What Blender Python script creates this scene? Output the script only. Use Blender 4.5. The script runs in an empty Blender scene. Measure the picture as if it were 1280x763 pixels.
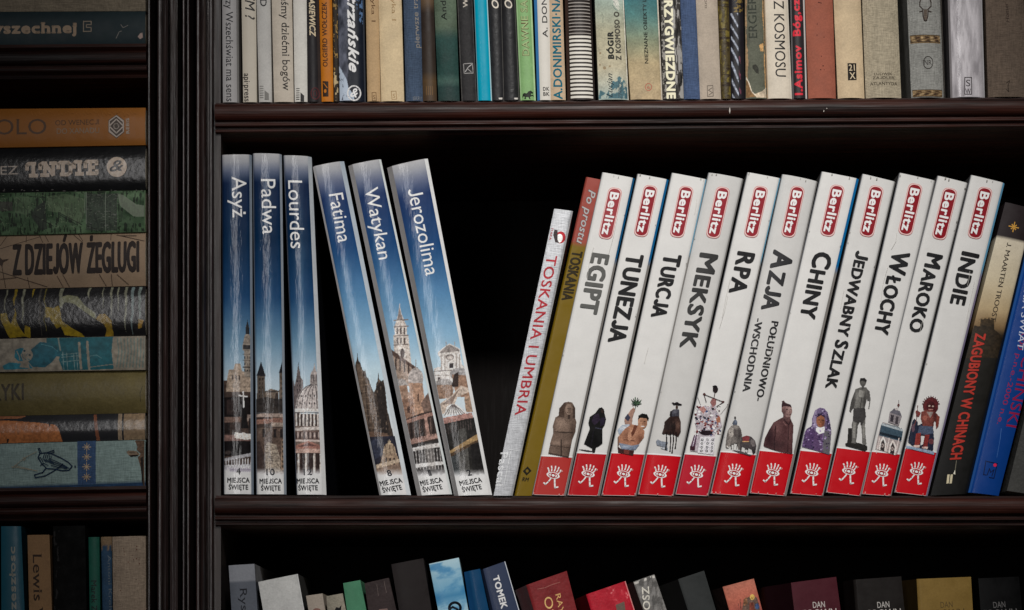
import bpy, bmesh, math, random
import numpy as np
from mathutils import Vector
from mathutils.geometry import tessellate_polygon
random.seed(7)
scene = bpy.context.scene
COLL = scene.collection

# ------------------------------------------------------------------ scale
# the case is measured in "px": 1 px = 0.5 mm; the book spines stand in the plane y = 0
S = 0.0005
BASE = 1040.0                       # height of the lowest shelf, counted downwards
def WX(px): return (px - 640.0) * S
def WZ(py): return (BASE - py) * S
HORIZON = 850.0

# ------------------------------------------------------------------ camera
cam = bpy.data.cameras.new('camera')
cam.sensor_width = 36.0
cam.lens = 85.0
DIST = 1280 * S * 85.0 / 36.0
cam.shift_y = (HORIZON - 381.5) / 1280.0
cam.clip_start = 0.05
cam.clip_end = 50.0
camo = bpy.data.objects.new('camera', cam)
COLL.objects.link(camo)
camo.location = (0.0, -DIST, WZ(HORIZON))
camo.rotation_euler = (math.pi / 2, 0, 0)
scene.camera = camo

# ------------------------------------------------------------------ world, lamps, exposure
world = bpy.data.worlds.new('World')
scene.world = world
world.use_nodes = True
bg = world.node_tree.nodes['Background']
bg.inputs[0].default_value = (0.75, 0.85, 1.0, 1)
bg.inputs[1].default_value = 0.014

def aim(o, tgt):
    d = Vector(tgt) - o.location
    o.rotation_euler = d.to_track_quat('-Z', 'Y').to_euler()

L = bpy.data.lights.new('added_spot', 'SPOT')  # unseen spot, added; its cone edge is shaped to dim the left bay
L.energy = 118.0
L.color = (1.0, 0.97, 0.93)
L.spot_size = math.radians(25.0)
L.spot_blend = 1.0
L.shadow_soft_size = 0.10
lo = bpy.data.objects.new('added_spot', L)
COLL.objects.link(lo)
lo.location = (WX(980), -1.55, WZ(300) + 0.95)
aim(lo, (WX(815), 0, WZ(315)))

L2 = bpy.data.lights.new('window_lamp', 'AREA')
L2.shape = 'RECTANGLE'
L2.size = 0.24
L2.size_y = 1.5
L2.energy = 5.0
L2.color = (1.0, 0.97, 0.96)
lo2 = bpy.data.objects.new('window_lamp', L2)
COLL.objects.link(lo2)
lo2.location = (WX(-180), -1.75, WZ(420) + 0.40)
aim(lo2, (WX(500), 0, WZ(420) + 0.1))

scene.view_settings.view_transform = 'Standard'
scene.view_settings.look = 'None'
scene.view_settings.exposure = 0.0
scene.view_settings.gamma = 1.0

# ------------------------------------------------------------------ materials
def srgb(c):
    c = np.asarray(c, float) / 255.0
    return np.where(c <= 0.04045, c / 12.92, ((c + 0.055) / 1.055) ** 2.4)

def node(nt, typ, x=0, y=0, **kw):
    n = nt.nodes.new(typ)
    n.location = (x, y)
    for k, v in kw.items():
        setattr(n, k, v)
    return n

KINDS = {                # rough, coat, coat_rough, tone variation, bump strength, bump style, specular
    'gloss':  (0.36, 0.06, 0.14, 0.035, 0.25, 'smooth', 0.14),
    'film':   (0.34, 0.72, 0.06, 0.08, 0.24, 'wrinkle', 0.08),
    'lacquer': (0.40, 0.90, 0.18, 0.10, 0.12, 'worn', 0.1),
    'satin':  (0.46, 0.02, 0.25, 0.12, 0.25, 'smooth', 0.14),
    'matte':  (0.72, 0.0, 0.3, 0.16, 0.35, 'paper', 0.12),
    'worn':   (0.62, 0.0, 0.3, 0.30, 0.40, 'worn', 0.14),
    'cloth':  (0.85, 0.0, 0.3, 0.16, 0.50, 'weave', 0.1),
    'leather': (0.44, 0.05, 0.25, 0.22, 0.25, 'worn', 0.18),
    'metal':  (0.40, 0.1, 0.25, 0.06, 0.10, 'weave', 0.3),
    'page':   (0.90, 0.0, 0.3, 0.25, 0.30, 'paper', 0.1),
}
_mats = {}
def mat(kind):
    if kind in _mats:
        return _mats[kind]
    rough, coat, crough, var, bump, style, spec = KINDS[kind]
    m = bpy.data.materials.new(kind + '_cover')
    m.use_nodes = True
    nt = m.node_tree
    b = nt.nodes['Principled BSDF']
    at = node(nt, 'ShaderNodeAttribute', -900, 200, attribute_name='Col')
    tc = node(nt, 'ShaderNodeTexCoord', -1500, -100)
    oi = node(nt, 'ShaderNodeObjectInfo', -1500, -400)
    mul = node(nt, 'ShaderNodeVectorMath', -1300, -400, operation='SCALE')
    mul.inputs[0].default_value = (3.1, 1.7, 2.3)
    nt.links.new(oi.outputs['Random'], mul.inputs['Scale'])
    # the offset comes from the position too, so that prints and cover share one pattern
    geo = node(nt, 'ShaderNodeNewGeometry', -1500, -650)
    mp = node(nt, 'ShaderNodeMapping', -1100, -200)
    nt.links.new(geo.outputs['Position'], mp.inputs['Vector'])
    n1 = node(nt, 'ShaderNodeTexNoise', -850, -100)
    n1.inputs['Scale'].default_value = 90
    n1.inputs['Detail'].default_value = 6
    n1.inputs['Roughness'].default_value = 0.65
    nt.links.new(mp.outputs[0], n1.inputs['Vector'])
    n2 = node(nt, 'ShaderNodeTexNoise', -850, -350)
    n2.inputs['Scale'].default_value = 900
    n2.inputs['Detail'].default_value = 3
    nt.links.new(geo.outputs['Position'], n2.inputs['Vector'])
    mr = node(nt, 'ShaderNodeMapRange', -600, -100)
    mr.inputs[1].default_value = 0.3
    mr.inputs[2].default_value = 0.7
    mr.inputs[3].default_value = 1 - var
    mr.inputs[4].default_value = 1 + var * 0.7
    nt.links.new(n1.outputs[0], mr.inputs[0])
    mr2 = node(nt, 'ShaderNodeMapRange', -600, -350)
    mr2.inputs[1].default_value = 0.3
    mr2.inputs[2].default_value = 0.7
    mr2.inputs[3].default_value = 1 - var * 0.6
    mr2.inputs[4].default_value = 1 + var * 0.4
    nt.links.new(n2.outputs[0], mr2.inputs[0])
    mm = node(nt, 'ShaderNodeMath', -400, -200, operation='MULTIPLY')
    nt.links.new(mr.outputs[0], mm.inputs[0])
    nt.links.new(mr2.outputs[0], mm.inputs[1])
    vm = node(nt, 'ShaderNodeVectorMath', -250, 150, operation='SCALE')
    nt.links.new(at.outputs['Color'], vm.inputs[0])
    nt.links.new(mm.outputs[0], vm.inputs['Scale'])
    nt.links.new(vm.outputs[0], b.inputs['Base Color'])
    # roughness: smudges and rubbed places
    rr = node(nt, 'ShaderNodeMapRange', -400, -450)
    rr.inputs[1].default_value = 0.3
    rr.inputs[2].default_value = 0.7
    rr.inputs[3].default_value = rough * 0.75
    rr.inputs[4].default_value = min(1, rough * 1.3)
    nt.links.new(n1.outputs[0], rr.inputs[0])
    nt.links.new(rr.outputs[0], b.inputs['Roughness'])
    b.inputs['Coat Weight'].default_value = coat
    b.inputs['Specular IOR Level'].default_value = spec
    b.inputs['Coat Roughness'].default_value = crough
    if kind == 'metal':
        b.inputs['Metallic'].default_value = 0.35
    # relief
    bp = node(nt, 'ShaderNodeBump', -250, -600)
    bp.inputs['Strength'].default_value = bump
    h = node(nt, 'ShaderNodeTexNoise', -850, -650)
    mp2 = node(nt, 'ShaderNodeMapping', -1100, -650)
    nt.links.new(geo.outputs['Position'], mp2.inputs['Vector'])
    nt.links.new(mp2.outputs[0], h.inputs['Vector'])
    h.inputs['Detail'].default_value = 5
    hsock = h.outputs[0]
    if style == 'smooth':
        h.inputs['Scale'].default_value = 60
        bp.inputs['Distance'].default_value = 0.0012
        h.inputs['Detail'].default_value = 2
    elif style == 'wrinkle':
        mp2.inputs['Scale'].default_value = (1.0, 1.0, 0.16)
        h.inputs['Scale'].default_value = 330
        h.inputs['Detail'].default_value = 4
        bp.inputs['Distance'].default_value = 0.0011
    elif style == 'paper':
        h.inputs['Scale'].default_value = 500
        bp.inputs['Distance'].default_value = 0.0006
    elif style == 'worn':
        h.inputs['Scale'].default_value = 300
        h.inputs['Detail'].default_value = 8
        bp.inputs['Distance'].default_value = 0.0012
    elif style == 'weave':
        mp2.inputs['Scale'].default_value = (1.0, 1.0, 0.12)
        h.inputs['Scale'].default_value = 1500
        h2 = node(nt, 'ShaderNodeTexNoise', -850, -900)
        mp3 = node(nt, 'ShaderNodeMapping', -1100, -900)
        mp3.inputs['Scale'].default_value = (0.12, 1.0, 1.0)
        nt.links.new(geo.outputs['Position'], mp3.inputs['Vector'])
        nt.links.new(mp3.outputs[0], h2.inputs['Vector'])
        h2.inputs['Scale'].default_value = 1500
        ad = node(nt, 'ShaderNodeMath', -600, -800, operation='ADD')
        nt.links.new(h.outputs[0], ad.inputs[0])
        nt.links.new(h2.outputs[0], ad.inputs[1])
        hsock = ad.outputs[0]
        bp.inputs['Distance'].default_value = 0.0008
        # threads also show as tone
        mrw = node(nt, 'ShaderNodeMapRange', -600, -1000)
        mrw.inputs[1].default_value = 0.7
        mrw.inputs[2].default_value = 1.3
        mrw.inputs[3].default_value = 0.72
        mrw.inputs[4].default_value = 1.2
        nt.links.new(ad.outputs[0], mrw.inputs[0])
        m3 = node(nt, 'ShaderNodeMath', -300, -300, operation='MULTIPLY')
        nt.links.new(mm.outputs[0], m3.inputs[0])
        nt.links.new(mrw.outputs[0], m3.inputs[1])
        nt.links.new(m3.outputs[0], vm.inputs['Scale'])
    nt.links.new(hsock, bp.inputs['Height'])
    nt.links.new(bp.outputs[0], b.inputs['Normal'])
    if coat > 0: nt.links.new(bp.outputs[0], b.inputs['Coat Normal'])
    _mats[kind] = m
    return m

def wood(name, scale, dark=(0.010, 0.0045, 0.0035), light=(0.040, 0.013, 0.010), rough=0.36, coat=0.5, spec=0.5, relief=0.5, crough=0.2):
    m = bpy.data.materials.new(name)
    m.use_nodes = True
    nt = m.node_tree
    b = nt.nodes['Principled BSDF']
    geo = node(nt, 'ShaderNodeNewGeometry', -1300, 0)
    mp = node(nt, 'ShaderNodeMapping', -1100, 0)
    mp.inputs['Scale'].default_value = scale
    nt.links.new(geo.outputs['Position'], mp.inputs[0])
    n1 = node(nt, 'ShaderNodeTexNoise', -850, 100)
    n1.inputs['Scale'].default_value = 160
    n1.inputs['Detail'].default_value = 8
    n1.inputs['Roughness'].default_value = 0.7
    nt.links.new(mp.outputs[0], n1.inputs['Vector'])
    cr = node(nt, 'ShaderNodeValToRGB', -600, 100)
    cr.color_ramp.elements[0].position = 0.38
    cr.color_ramp.elements[0].color = (*dark, 1)
    cr.color_ramp.elements[1].position = 0.72
    cr.color_ramp.elements[1].color = (*light, 1)
    nt.links.new(n1.outputs[0], cr.inputs[0])
    nt.links.new(cr.outputs[0], b.inputs['Base Color'])
    n2 = node(nt, 'ShaderNodeTexNoise', -850, -250)
    n2.inputs['Scale'].default_value = 700
    n2.inputs['Detail'].default_value = 4
    nt.links.new(mp.outputs[0], n2.inputs['Vector'])
    rr = node(nt, 'ShaderNodeMapRange', -600, -250)
    rr.inputs[1].default_value = 0.3
    rr.inputs[2].default_value = 0.7
    rr.inputs[3].default_value = rough * 0.8
    rr.inputs[4].default_value = rough * 1.4
    nt.links.new(n2.outputs[0], rr.inputs[0])
    nt.links.new(rr.outputs[0], b.inputs['Roughness'])
    b.inputs['Coat Weight'].default_value = coat
    b.inputs['Coat Roughness'].default_value = crough
    b.inputs['Specular IOR Level'].default_value = spec
    bp = node(nt, 'ShaderNodeBump', -300, -400)
    bp.inputs['Strength'].default_value = relief
    bp.inputs['Distance'].default_value = 0.0006
    n3 = node(nt, 'ShaderNodeTexNoise', -850, -500)
    n3.inputs['Scale'].default_value = 420
    n3.inputs['Detail'].default_value = 6
    nt.links.new(mp.outputs[0], n3.inputs['Vector'])
    nt.links.new(n3.outputs[0], bp.inputs['Height'])
    nt.links.new(bp.outputs[0], b.inputs['Normal'])
    if coat > 0.5: nt.links.new(bp.outputs[0], b.inputs['Coat Normal'])
    return m
WOODV = wood('mahogany_upright', (1, 1, 0.05), dark=(0.0035, 0.0016, 0.0014), light=(0.040, 0.015, 0.012), rough=0.45, coat=0.9, relief=0.9, crough=0.26)
WOODS = wood('mahogany_side', (1, 1, 0.05), dark=(0.012, 0.007, 0.006), light=(0.040, 0.024, 0.020), rough=0.5, coat=0.1)
WOODH = wood('mahogany_shelf', (0.05, 1, 1), dark=(0.008, 0.004, 0.0035), light=(0.055, 0.012, 0.006), rough=0.5, coat=0.03, spec=0.22)
WOODB = wood('dark_back_board', (1, 1, 0.08), dark=(0.0105, 0.0092, 0.0090), light=(0.0125, 0.0105, 0.0102), rough=0.9, coat=0.0, spec=0.1, relief=0.08)

# ------------------------------------------------------------------ plain mesh helpers
def link_mesh(name, verts, faces, material, parent=None, smooth=False):
    me = bpy.data.meshes.new(name)
    me.from_pydata([tuple(v) for v in verts], [], faces)
    me.update()
    if smooth:
        for p in me.polygons:
            p.use_smooth = True
    me.materials.append(material)
    o = bpy.data.objects.new(name, me)
    COLL.objects.link(o)
    if parent:
        o.parent = parent
    return o

def empty(name, loc, label=None, cat=None, group=None):
    o = bpy.data.objects.new(name, None)
    o.empty_display_size = 0.02
    COLL.objects.link(o)
    o.location = loc
    if label: o['label'] = label
    if cat: o['category'] = cat
    if group: o['group'] = group
    return o

def vn(x, y, seed=0):
    """value noise in numpy, 0..1"""
    x = np.asarray(x, float); y = np.asarray(y, float)
    xi = np.floor(x); yi = np.floor(y)
    fx = x - xi; fy = y - yi
    fx = fx * fx * (3 - 2 * fx); fy = fy * fy * (3 - 2 * fy)
    def h(a, b):
        v = np.sin(a * 127.1 + b * 311.7 + seed * 74.7) * 43758.5453
        return v - np.floor(v)
    return (h(xi, yi) * (1 - fx) + h(xi + 1, yi) * fx) * (1 - fy) + (h(xi, yi + 1) * (1 - fx) + h(xi + 1, yi + 1) * fx) * fy

def fbm(x, y, seed=0, o=4):
    r = 0; a = 0.5; t = 0
    for k in range(o):
        r = r + a * vn(x * 2 ** k, y * 2 ** k, seed + k); t += a; a *= 0.55
    return r / t

def stops(v, st):
    v = np.asarray(v, float)
    xs = [s[0] for s in st]
    return np.stack([np.interp(v, xs, [s[1][c] for s in st]) for c in range(3)], -1)

# ------------------------------------------------------------------ lettering
_gl = {}
PL = {'ą': 'a,', 'ę': 'e,', 'Ą': 'A,', 'Ę': 'E,', 'ś': "s'", 'Ś': "S'", 'ć': "c'", 'Ć': "C'", 'ń': "n'", 'Ń': "N'", 'ó': "o'", 'Ó': "O'",
      'ź': "z'", 'Ź': "Z'", 'ż': 'z.', 'Ż': 'Z.', 'ł': 'l/', 'Ł': 'L/'}
def plain_glyphs(body, space, shear):
    key = (body, space, shear)
    if key in _gl:
        return _gl[key]
    c = bpy.data.curves.new('t', 'FONT')
    c.body = body
    c.size = 1.0
    c.shear = shear
    c.resolution_u = 3
    c.space_character = space
    o = bpy.data.objects.new('t', c)
    COLL.objects.link(o)
    me = bpy.data.meshes.new_from_object(o)
    V = np.empty(len(me.vertices) * 3)
    me.vertices.foreach_get('co', V)
    V = V.reshape(-1, 3)[:, :2].copy()
    F = [tuple(p.vertices) for p in me.polygons]
    bpy.data.objects.remove(o)
    bpy.data.curves.remove(c)
    bpy.data.meshes.remove(me)
    _gl[key] = (V, F)
    return V, F
def raw_glyphs(body, bold, shear):
    key = ('raw', body, bold, shear)
    if key in _gl:
        return _gl[key]
    space = 1.0 + bold * 2.2
    base = ''.join(PL.get(ch, ch)[0] for ch in body).replace('J', 'L')
    V, F = plain_glyphs(base, space, shear)
    V = [tuple(v) for v in V]; F = list(F)
    gi = plain_glyphs('I', space, 0)[0]
    for i, ch in enumerate(body):
        if ch != 'J':
            continue
        pen = plain_glyphs(base[:i] + 'I', space, 0)[0][:, 0].max() - gi[:, 0].max()
        g = plain_glyphs('L', space, 0)[0]
        x0, x1, C = pen + g[:, 0].min(), pen + g[:, 0].max(), g[:, 1].max()
        F = [f for f in F if not all(x0 - .004 <= V[k][0] - shear * V[k][1] <= x1 + .004 for k in f)]
        w = gi[:, 0].max() - gi[:, 0].min()
        R = (x1 - x0) * 0.5; xr = x1 - 0.01
        J = [[(xr - w, R), (xr, R), (xr, C), (xr - w, C)]]
        an = np.linspace(0, -math.radians(150), 9)
        for a0, a1 in zip(an[:-1], an[1:]):
            J.append([(xr - R + r_ * math.cos(a_), R + r_ * math.sin(a_)) for a_, r_ in ((a1, R - w), (a1, R), (a0, R), (a0, R - w))])
        for q in J:
            n = len(V); V += [(x + shear * y, y) for x, y in q]; F.append(tuple(range(n, n + 4)))
    for i, ch in enumerate(body):
        if ch not in PL:
            continue
        k = PL[ch][1]
        pen = plain_glyphs(base[:i] + 'I', space, 0)[0][:, 0].max() - plain_glyphs('I', space, 0)[0][:, 0].max()
        g = plain_glyphs(base[i], space, 0)[0]
        x0, x1, y1 = pen + g[:, 0].min(), pen + g[:, 0].max(), g[:, 1].max()
        cx = (x0 + x1) / 2
        if k == "'": q = [(cx - .05, y1 + .05), (cx + .03, y1 + .05), (cx + .15, y1 + .19), (cx + .04, y1 + .19)]
        elif k == '.': q = [(cx - .055, y1 + .06), (cx + .055, y1 + .06), (cx + .055, y1 + .17), (cx - .055, y1 + .17)]
        elif k == ',': q = [(x1 - .14, .01), (x1 - .19, -.09), (x1 - .14, -.17), (x1 - .03, -.17), (x1 - .03, -.11), (x1 - .11, -.10), (x1 - .07, .01)]
        else: q = [(x0 - .08, y1 * .36), (x0 - .08, y1 * .46), (x0 + .26, y1 * .68), (x0 + .26, y1 * .58)]
        if k in ',/': q = q if k == ',' else q[::-1]
        n = len(V); V += [(x + shear * y, y) for x, y in q]
        F.append(tuple(range(n, n + len(q))))
    used = sorted({k for f in F for k in f}); mp_ = {k: i for i, k in enumerate(used)}
    V = np.array([V[k] for k in used]).reshape(-1, 2); F = [tuple(mp_[k] for k in f) for f in F]
    _gl[key] = (V, F)
    return V, F
CAPH = raw_glyphs('H', 0, 0)[0][:, 1].max()

def glyphs(body, bold=0.0, shear=0.0, serif=0.0):
    V, F = raw_glyphs(body, bold, shear)
    V = V.copy(); F = list(F)
    if serif and len(V):
        cnt = {}
        for f in F:
            for a, b in zip(f, f[1:] + f[:1]):
                k = (round(V[a, 0], 4), round(V[a, 1], 4), round(V[b, 0], 4), round(V[b, 1], 4))
                kk = k if k[:2] < k[2:] else k[2:] + k[:2]
                cnt[kk] = cnt.get(kk, 0) + 1
        new = []; nf = []
        for (x0, y0, x1, y1), n in cnt.items():
            if n != 1 or abs(y1 - y0) > 0.012:
                continue
            w = abs(x1 - x0)
            if 0.02 < w < 0.2:
                y = (y0 + y1) / 2
                base = abs(y) < 0.05 or y < -0.1
                th = serif * 0.6
                i = len(V) + len(new)
                ya, yb = (y, y + th) if base else (y - th, y)
                xa, xb = min(x0, x1) - serif, max(x0, x1) + serif
                new += [(xa, ya), (xb, ya), (xb, yb), (xa, yb)]
                nf.append((i, i + 1, i + 2, i + 3))
        if new:
            V = np.vstack([V, np.array(new)]); F += nf
    return V, F

# ------------------------------------------------------------------ books
class Book:
    def __init__(self, label, tl, tr, br, bl, col=(200, 200, 200), kind='gloss', depth=260, bulge=1.2, pw=4,
                 ch=(0, 0, 0, 0), lc=None, rc=None, side=None, paint=None, y0=0, skew=0, n=8, rows=20, hard=False,
                 group=None, g=1.25, th=1.6, name='book', pages=(205, 195, 175), bow=0.0):
        self.label = label; self.kind = kind; self.depth = depth; self.y0 = y0; self.skew = skew
        self.c = [np.array(p, float) for p in (tl, tr, br, bl)]
        self.g = g; self.group = group; self.hard = hard; self.th = th; self.rows = rows; self.name = name
        self.pages = pages; self.bow = bow
        d = lambda a, b: float(np.hypot(*(a - b)))
        tl, tr, br, bl = self.c
        self.W = (d(tl, tr) + d(bl, br)) / 2
        self.H = (d(tl, bl) + d(tr, br)) / 2
        lw, rw, ly, ry = ch
        self.lw, self.rw = lw, rw
        ub = np.linspace(lw, 1 - rw, n + 1)
        if bulge > 0 and pw > 2:
            w = np.linspace(-1, 1, n + 1); ub = lw + (1 - rw - lw) * (np.sign(w) * np.abs(w) ** 0.6 + 1) / 2
        w = (ub - lw) / (1 - rw - lw) * 2 - 1
        yb = bulge * np.abs(w) ** pw
        self.seg = ['s'] * n
        if lw > 0:
            ub = np.concatenate([[0], ub]); yb = np.concatenate([[yb[0] + ly], yb]); self.seg = ['l'] + self.seg
        if rw > 0:
            ub = np.concatenate([ub, [1]]); yb = np.concatenate([yb, [yb[-1] + ry]]); self.seg = self.seg + ['r']
        self.UB = ub; self.YB = yb
        self.slope = np.gradient(yb, ub)
        self.col = col
        self.paint = paint or (lambda u, v: np.broadcast_to(np.array(col, float), np.shape(u) + (3,)))
        self.lc = lc; self.side = side
        self.rc = rc if rc is not None else None
        self.parts = {}
        self.layer = 0
        xs = [p[0] for p in self.c]; ys = [p[1] for p in self.c]
        self.o = np.array([WX(sum(xs) / 4), (y0 + depth / 2) * S, WZ(max(ys))])
        es = (tr - tl) + (br - bl)
        es = np.array([es[0], 0, -es[1]]); self.es = es / np.linalg.norm(es)
        self.build_cover()
    def lin(self, c):
        return np.clip(srgb(np.clip(c, 0, 255)) * self.g, 0, 0.88)
    def bil(self, u, v):
        tl, tr, br, bl = self.c
        u = np.asarray(u, float)[..., None]; v = np.asarray(v, float)[..., None]
        r = tl * (1 - u) * (1 - v) + tr * u * (1 - v) + br * u * v + bl * (1 - u) * v
        return r + self.bow * np.sin(math.pi * np.clip(v, 0, 1)) * np.array((1.0, 0.0))      # a soft spine bends a little
    def inv(self, P):
        """photo-plane px -> (s, t) on the spine"""
        P0 = P = np.asarray(P, float)
        if self.bow:
            b, self.bow = self.bow, 0.0
            for _ in range(3):
                v = np.clip(self.inv(P)[..., 1] / self.H, 0, 1)
                P = P0 - b * np.sin(math.pi * v)[..., None] * np.array((1.0, 0.0))
            self.bow = b
        tl, tr, br, bl = self.c
        u = np.full(P.shape[:-1], 0.5); v = np.full(P.shape[:-1], 0.5)
        a = tr - tl; b = bl - tl; c = tl - tr + br - bl
        for _ in range(8):
            r = tl + u[..., None] * a + v[..., None] * b + (u * v)[..., None] * c - P
            du = a + v[..., None] * c; dv = b + u[..., None] * c
            det = du[..., 0] * dv[..., 1] - du[..., 1] * dv[..., 0]
            u = u - (r[..., 0] * dv[..., 1] - r[..., 1] * dv[..., 0]) / det
            v = v - (du[..., 0] * r[..., 1] - du[..., 1] * r[..., 0]) / det
        return np.stack([u * self.W, v * self.H], -1)
    def world(self, u, v, y):
        p = self.bil(u, v)
        y = np.asarray(y, float)
        return np.stack([WX(p[..., 0] + self.skew * y / self.depth), (self.y0 + y) * S, WZ(p[..., 1])], -1)
    def build_cover(self):
        R = self.rows; UB, YB = self.UB, self.YB; K = len(UB)
        D = self.depth; th = self.th
        uo = np.concatenate([[0], UB, [1]]); yo = np.concatenate([[D], YB, [D]])
        e = th / self.W
        ui = np.concatenate([[e], np.clip(UB, e, 1 - e), [1 - e]]); yi = np.concatenate([[D], YB + th, [D]])
        P = K + 2
        V = np.zeros((R + 1, 2, P, 3))
        vv = np.linspace(0, 1, R + 1)
        for i, v in enumerate(vv):
            V[i, 0] = self.world(uo, np.full(P, v), yo)
            V[i, 1] = self.world(ui, np.full(P, v), yi)
        V = V.reshape(-1, 3) - self.o
        idx = lambda i, l, k: (i * 2 + l) * P + k
        seg = ['l'] + self.seg + ['r']
        nrm = []; F = []; cols = []
        def flat(f):
            a, b, c = V[f[0]], V[f[1]], V[f[2]]
            n = np.cross(b - a, c - a); L_ = np.linalg.norm(n)
            return n / L_ if L_ > 1e-12 else np.array([0, -1.0, 0])
        U, Vv = np.meshgrid(uo, vv)
        PC = self.lin(self.paint(U, Vv))
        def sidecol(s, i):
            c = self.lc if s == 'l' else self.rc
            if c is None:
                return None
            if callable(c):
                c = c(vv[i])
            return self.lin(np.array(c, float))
        sn = []
        for k in range(K):
            n = self.slope[k] / self.W * self.es + np.array([0, -1.0, 0]); sn.append(n / np.linalg.norm(n))
        for i in range(R):
            for k in range(P - 1):
                s = seg[k]
                f = (idx(i + 1, 0, k), idx(i + 1, 0, k + 1), idx(i, 0, k + 1), idx(i, 0, k))
                F.append(f)
                if s == 's':
                    nrm += [sn[k - 1], sn[k], sn[k], sn[k - 1]]
                    cols += [PC[i + 1, k], PC[i + 1, k + 1], PC[i, k + 1], PC[i, k]]
                else:
                    nrm += [flat(f)] * 4
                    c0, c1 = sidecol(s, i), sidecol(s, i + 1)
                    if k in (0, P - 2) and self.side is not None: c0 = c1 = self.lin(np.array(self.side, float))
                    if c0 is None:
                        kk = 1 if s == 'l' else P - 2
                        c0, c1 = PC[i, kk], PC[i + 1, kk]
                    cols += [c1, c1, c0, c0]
                f = (idx(i, 1, k), idx(i, 1, k + 1), idx(i + 1, 1, k + 1), idx(i + 1, 1, k))
                F.append(f); nrm += [flat(f)] * 4; cols += [self.lin(np.array((190, 185, 175.)))] * 4
        pg = self.lin(np.array(self.col, float) * 0.5 + 90)
        for k in range(P - 1):
            f = (idx(0, 0, k), idx(0, 0, k + 1), idx(0, 1, k + 1), idx(0, 1, k)); F.append(f); nrm += [flat(f)] * 4; cols += [PC[0, min(max(k, 1), P - 2)]] * 4
            f = (idx(R, 1, k), idx(R, 1, k + 1), idx(R, 0, k + 1), idx(R, 0, k)); F.append(f); nrm += [flat(f)] * 4; cols += [PC[R, min(max(k, 1), P - 2)]] * 4
        for i in range(R):
            f = (idx(i, 0, 0), idx(i, 1, 0), idx(i + 1, 1, 0), idx(i + 1, 0, 0)); F.append(f); nrm += [flat(f)] * 4; cols += [pg] * 4
            f = (idx(i, 1, P - 1), idx(i, 0, P - 1), idx(i + 1, 0, P - 1), idx(i + 1, 1, P - 1)); F.append(f); nrm += [flat(f)] * 4; cols += [pg] * 4
        self.cover = (V, F, nrm, cols)
    def add(self, part, st, faces, col, bis=True, off=None, clip=False):
        """lay a printed shape (st in px on the spine) onto the cover"""
        st = np.asarray(st, float)
        cols = np.asarray(col, float)
        if cols.ndim == 1:
            cols = np.broadcast_to(cols, (len(st), 3))
        if bis and self.YB.max() > 0.05:
            bm = bmesh.new()
            lay = bm.verts.layers.float_vector.new('c')
            vs = []
            for p, c in zip(st, cols):
                v = bm.verts.new((p[0], p[1], 0)); v[lay] = c; vs.append(v)
            for f in faces:
                try:
                    bm.faces.new([vs[i] for i in f])
                except ValueError:
                    pass
            lo, hi = st[:, 0].min(), st[:, 0].max()
            for u in self.UB:
                s = u * self.W
                if lo < s < hi:
                    bmesh.ops.bisect_plane(bm, geom=bm.verts[:] + bm.edges[:] + bm.faces[:], dist=1e-4, plane_co=(s, 0, 0), plane_no=(1, 0, 0))
            bm.verts.index_update()
            st = np.array([v.co[:2] for v in bm.verts]); cols = np.array([tuple(v[lay]) for v in bm.verts])
            faces = [tuple(v.index for v in f.verts) for f in bm.faces]
            bm.free()
        if off is None: self.layer += 1
        o = 0.06 * (self.layer if off is None else off)
        u = st[:, 0] / self.W; v = st[:, 1] / self.H
        y = np.interp(u, self.UB, self.YB) - o
        X = self.world(u, v, y) - self.o
        sl = np.interp(u, self.UB, self.slope) / self.W
        N = sl[:, None] * self.es + np.array([0, -1.0, 0]); N /= np.linalg.norm(N, axis=1)[:, None]
        V, F, NN, C = self.parts.setdefault(part, ([], [], [], []))
        b = sum(len(a) for a in V)
        V.append(X); NN.append(N); C.append(self.lin(cols))
        F += [tuple(i + b for i in f) for f in faces]
    # --- printing
    def text(self, body, p0, p1, cap, col, part='title_lettering', bold=0.0, shear=0.0, serif=0.0, xs=None):
        V, F = glyphs(body, bold, shear, serif)
        if not len(V):
            return
        a, b = self.inv(p0), self.inv(p1)
        d = b - a; ln = np.hypot(*d); d = d / ln
        up = np.array([d[1], -d[0]])
        x0, x1 = V[:, 0].min(), V[:, 0].max()
        k = cap / CAPH
        kx = ln / (x1 - x0) if xs is None else k * xs
        st = a + ((V[:, 0] - x0) * kx)[:, None] * d + (V[:, 1] * k)[:, None] * up
        self.layer += 1
        sh = [(0, 0)]
        if bold > 0:
            r = bold * k
            sh += [(r * math.cos(t), r * math.sin(t)) for t in [math.pi / 4 + math.pi / 2 * i for i in range(4)]]
            if bold > 0.02: sh += [(r, 0), (-r, 0), (0, r), (0, -r)]
        for i, (dx, dy) in enumerate(sh):
            self.add(part, st + np.array([dx, dy]), F, col, off=self.layer + i * 0.09)
    def stext(self, body, p0, p1, c1, c2, col, **kw):
        """small capitals: the first letter of each word is larger"""
        pieces = []
        for wd in body.split(' '):
            pieces.append((wd[0], c1))
            if len(wd) > 1: pieces.append((wd[1:], c2))
            pieces.append((' ', c2))
        pieces.pop()
        gap = 0.08 + 2 * kw.get('bold', 0)
        ws = []
        for t, c in pieces:
            if t == ' ': ws.append(0.30 * c)
            else:
                V, F = glyphs(t, kw.get('bold', 0)); ws.append((V[:, 0].max() - V[:, 0].min() + gap) * c / CAPH)
        tot = sum(ws); p0 = np.array(p0, float); p1 = np.array(p1, float); x = 0
        for (t, c), w in zip(pieces, ws):
            if t != ' ':
                self.text(t, p0 + (p1 - p0) * x / tot, p0 + (p1 - p0) * (x + w - gap * c / CAPH) / tot, c, col, **kw)
            x += w
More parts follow.
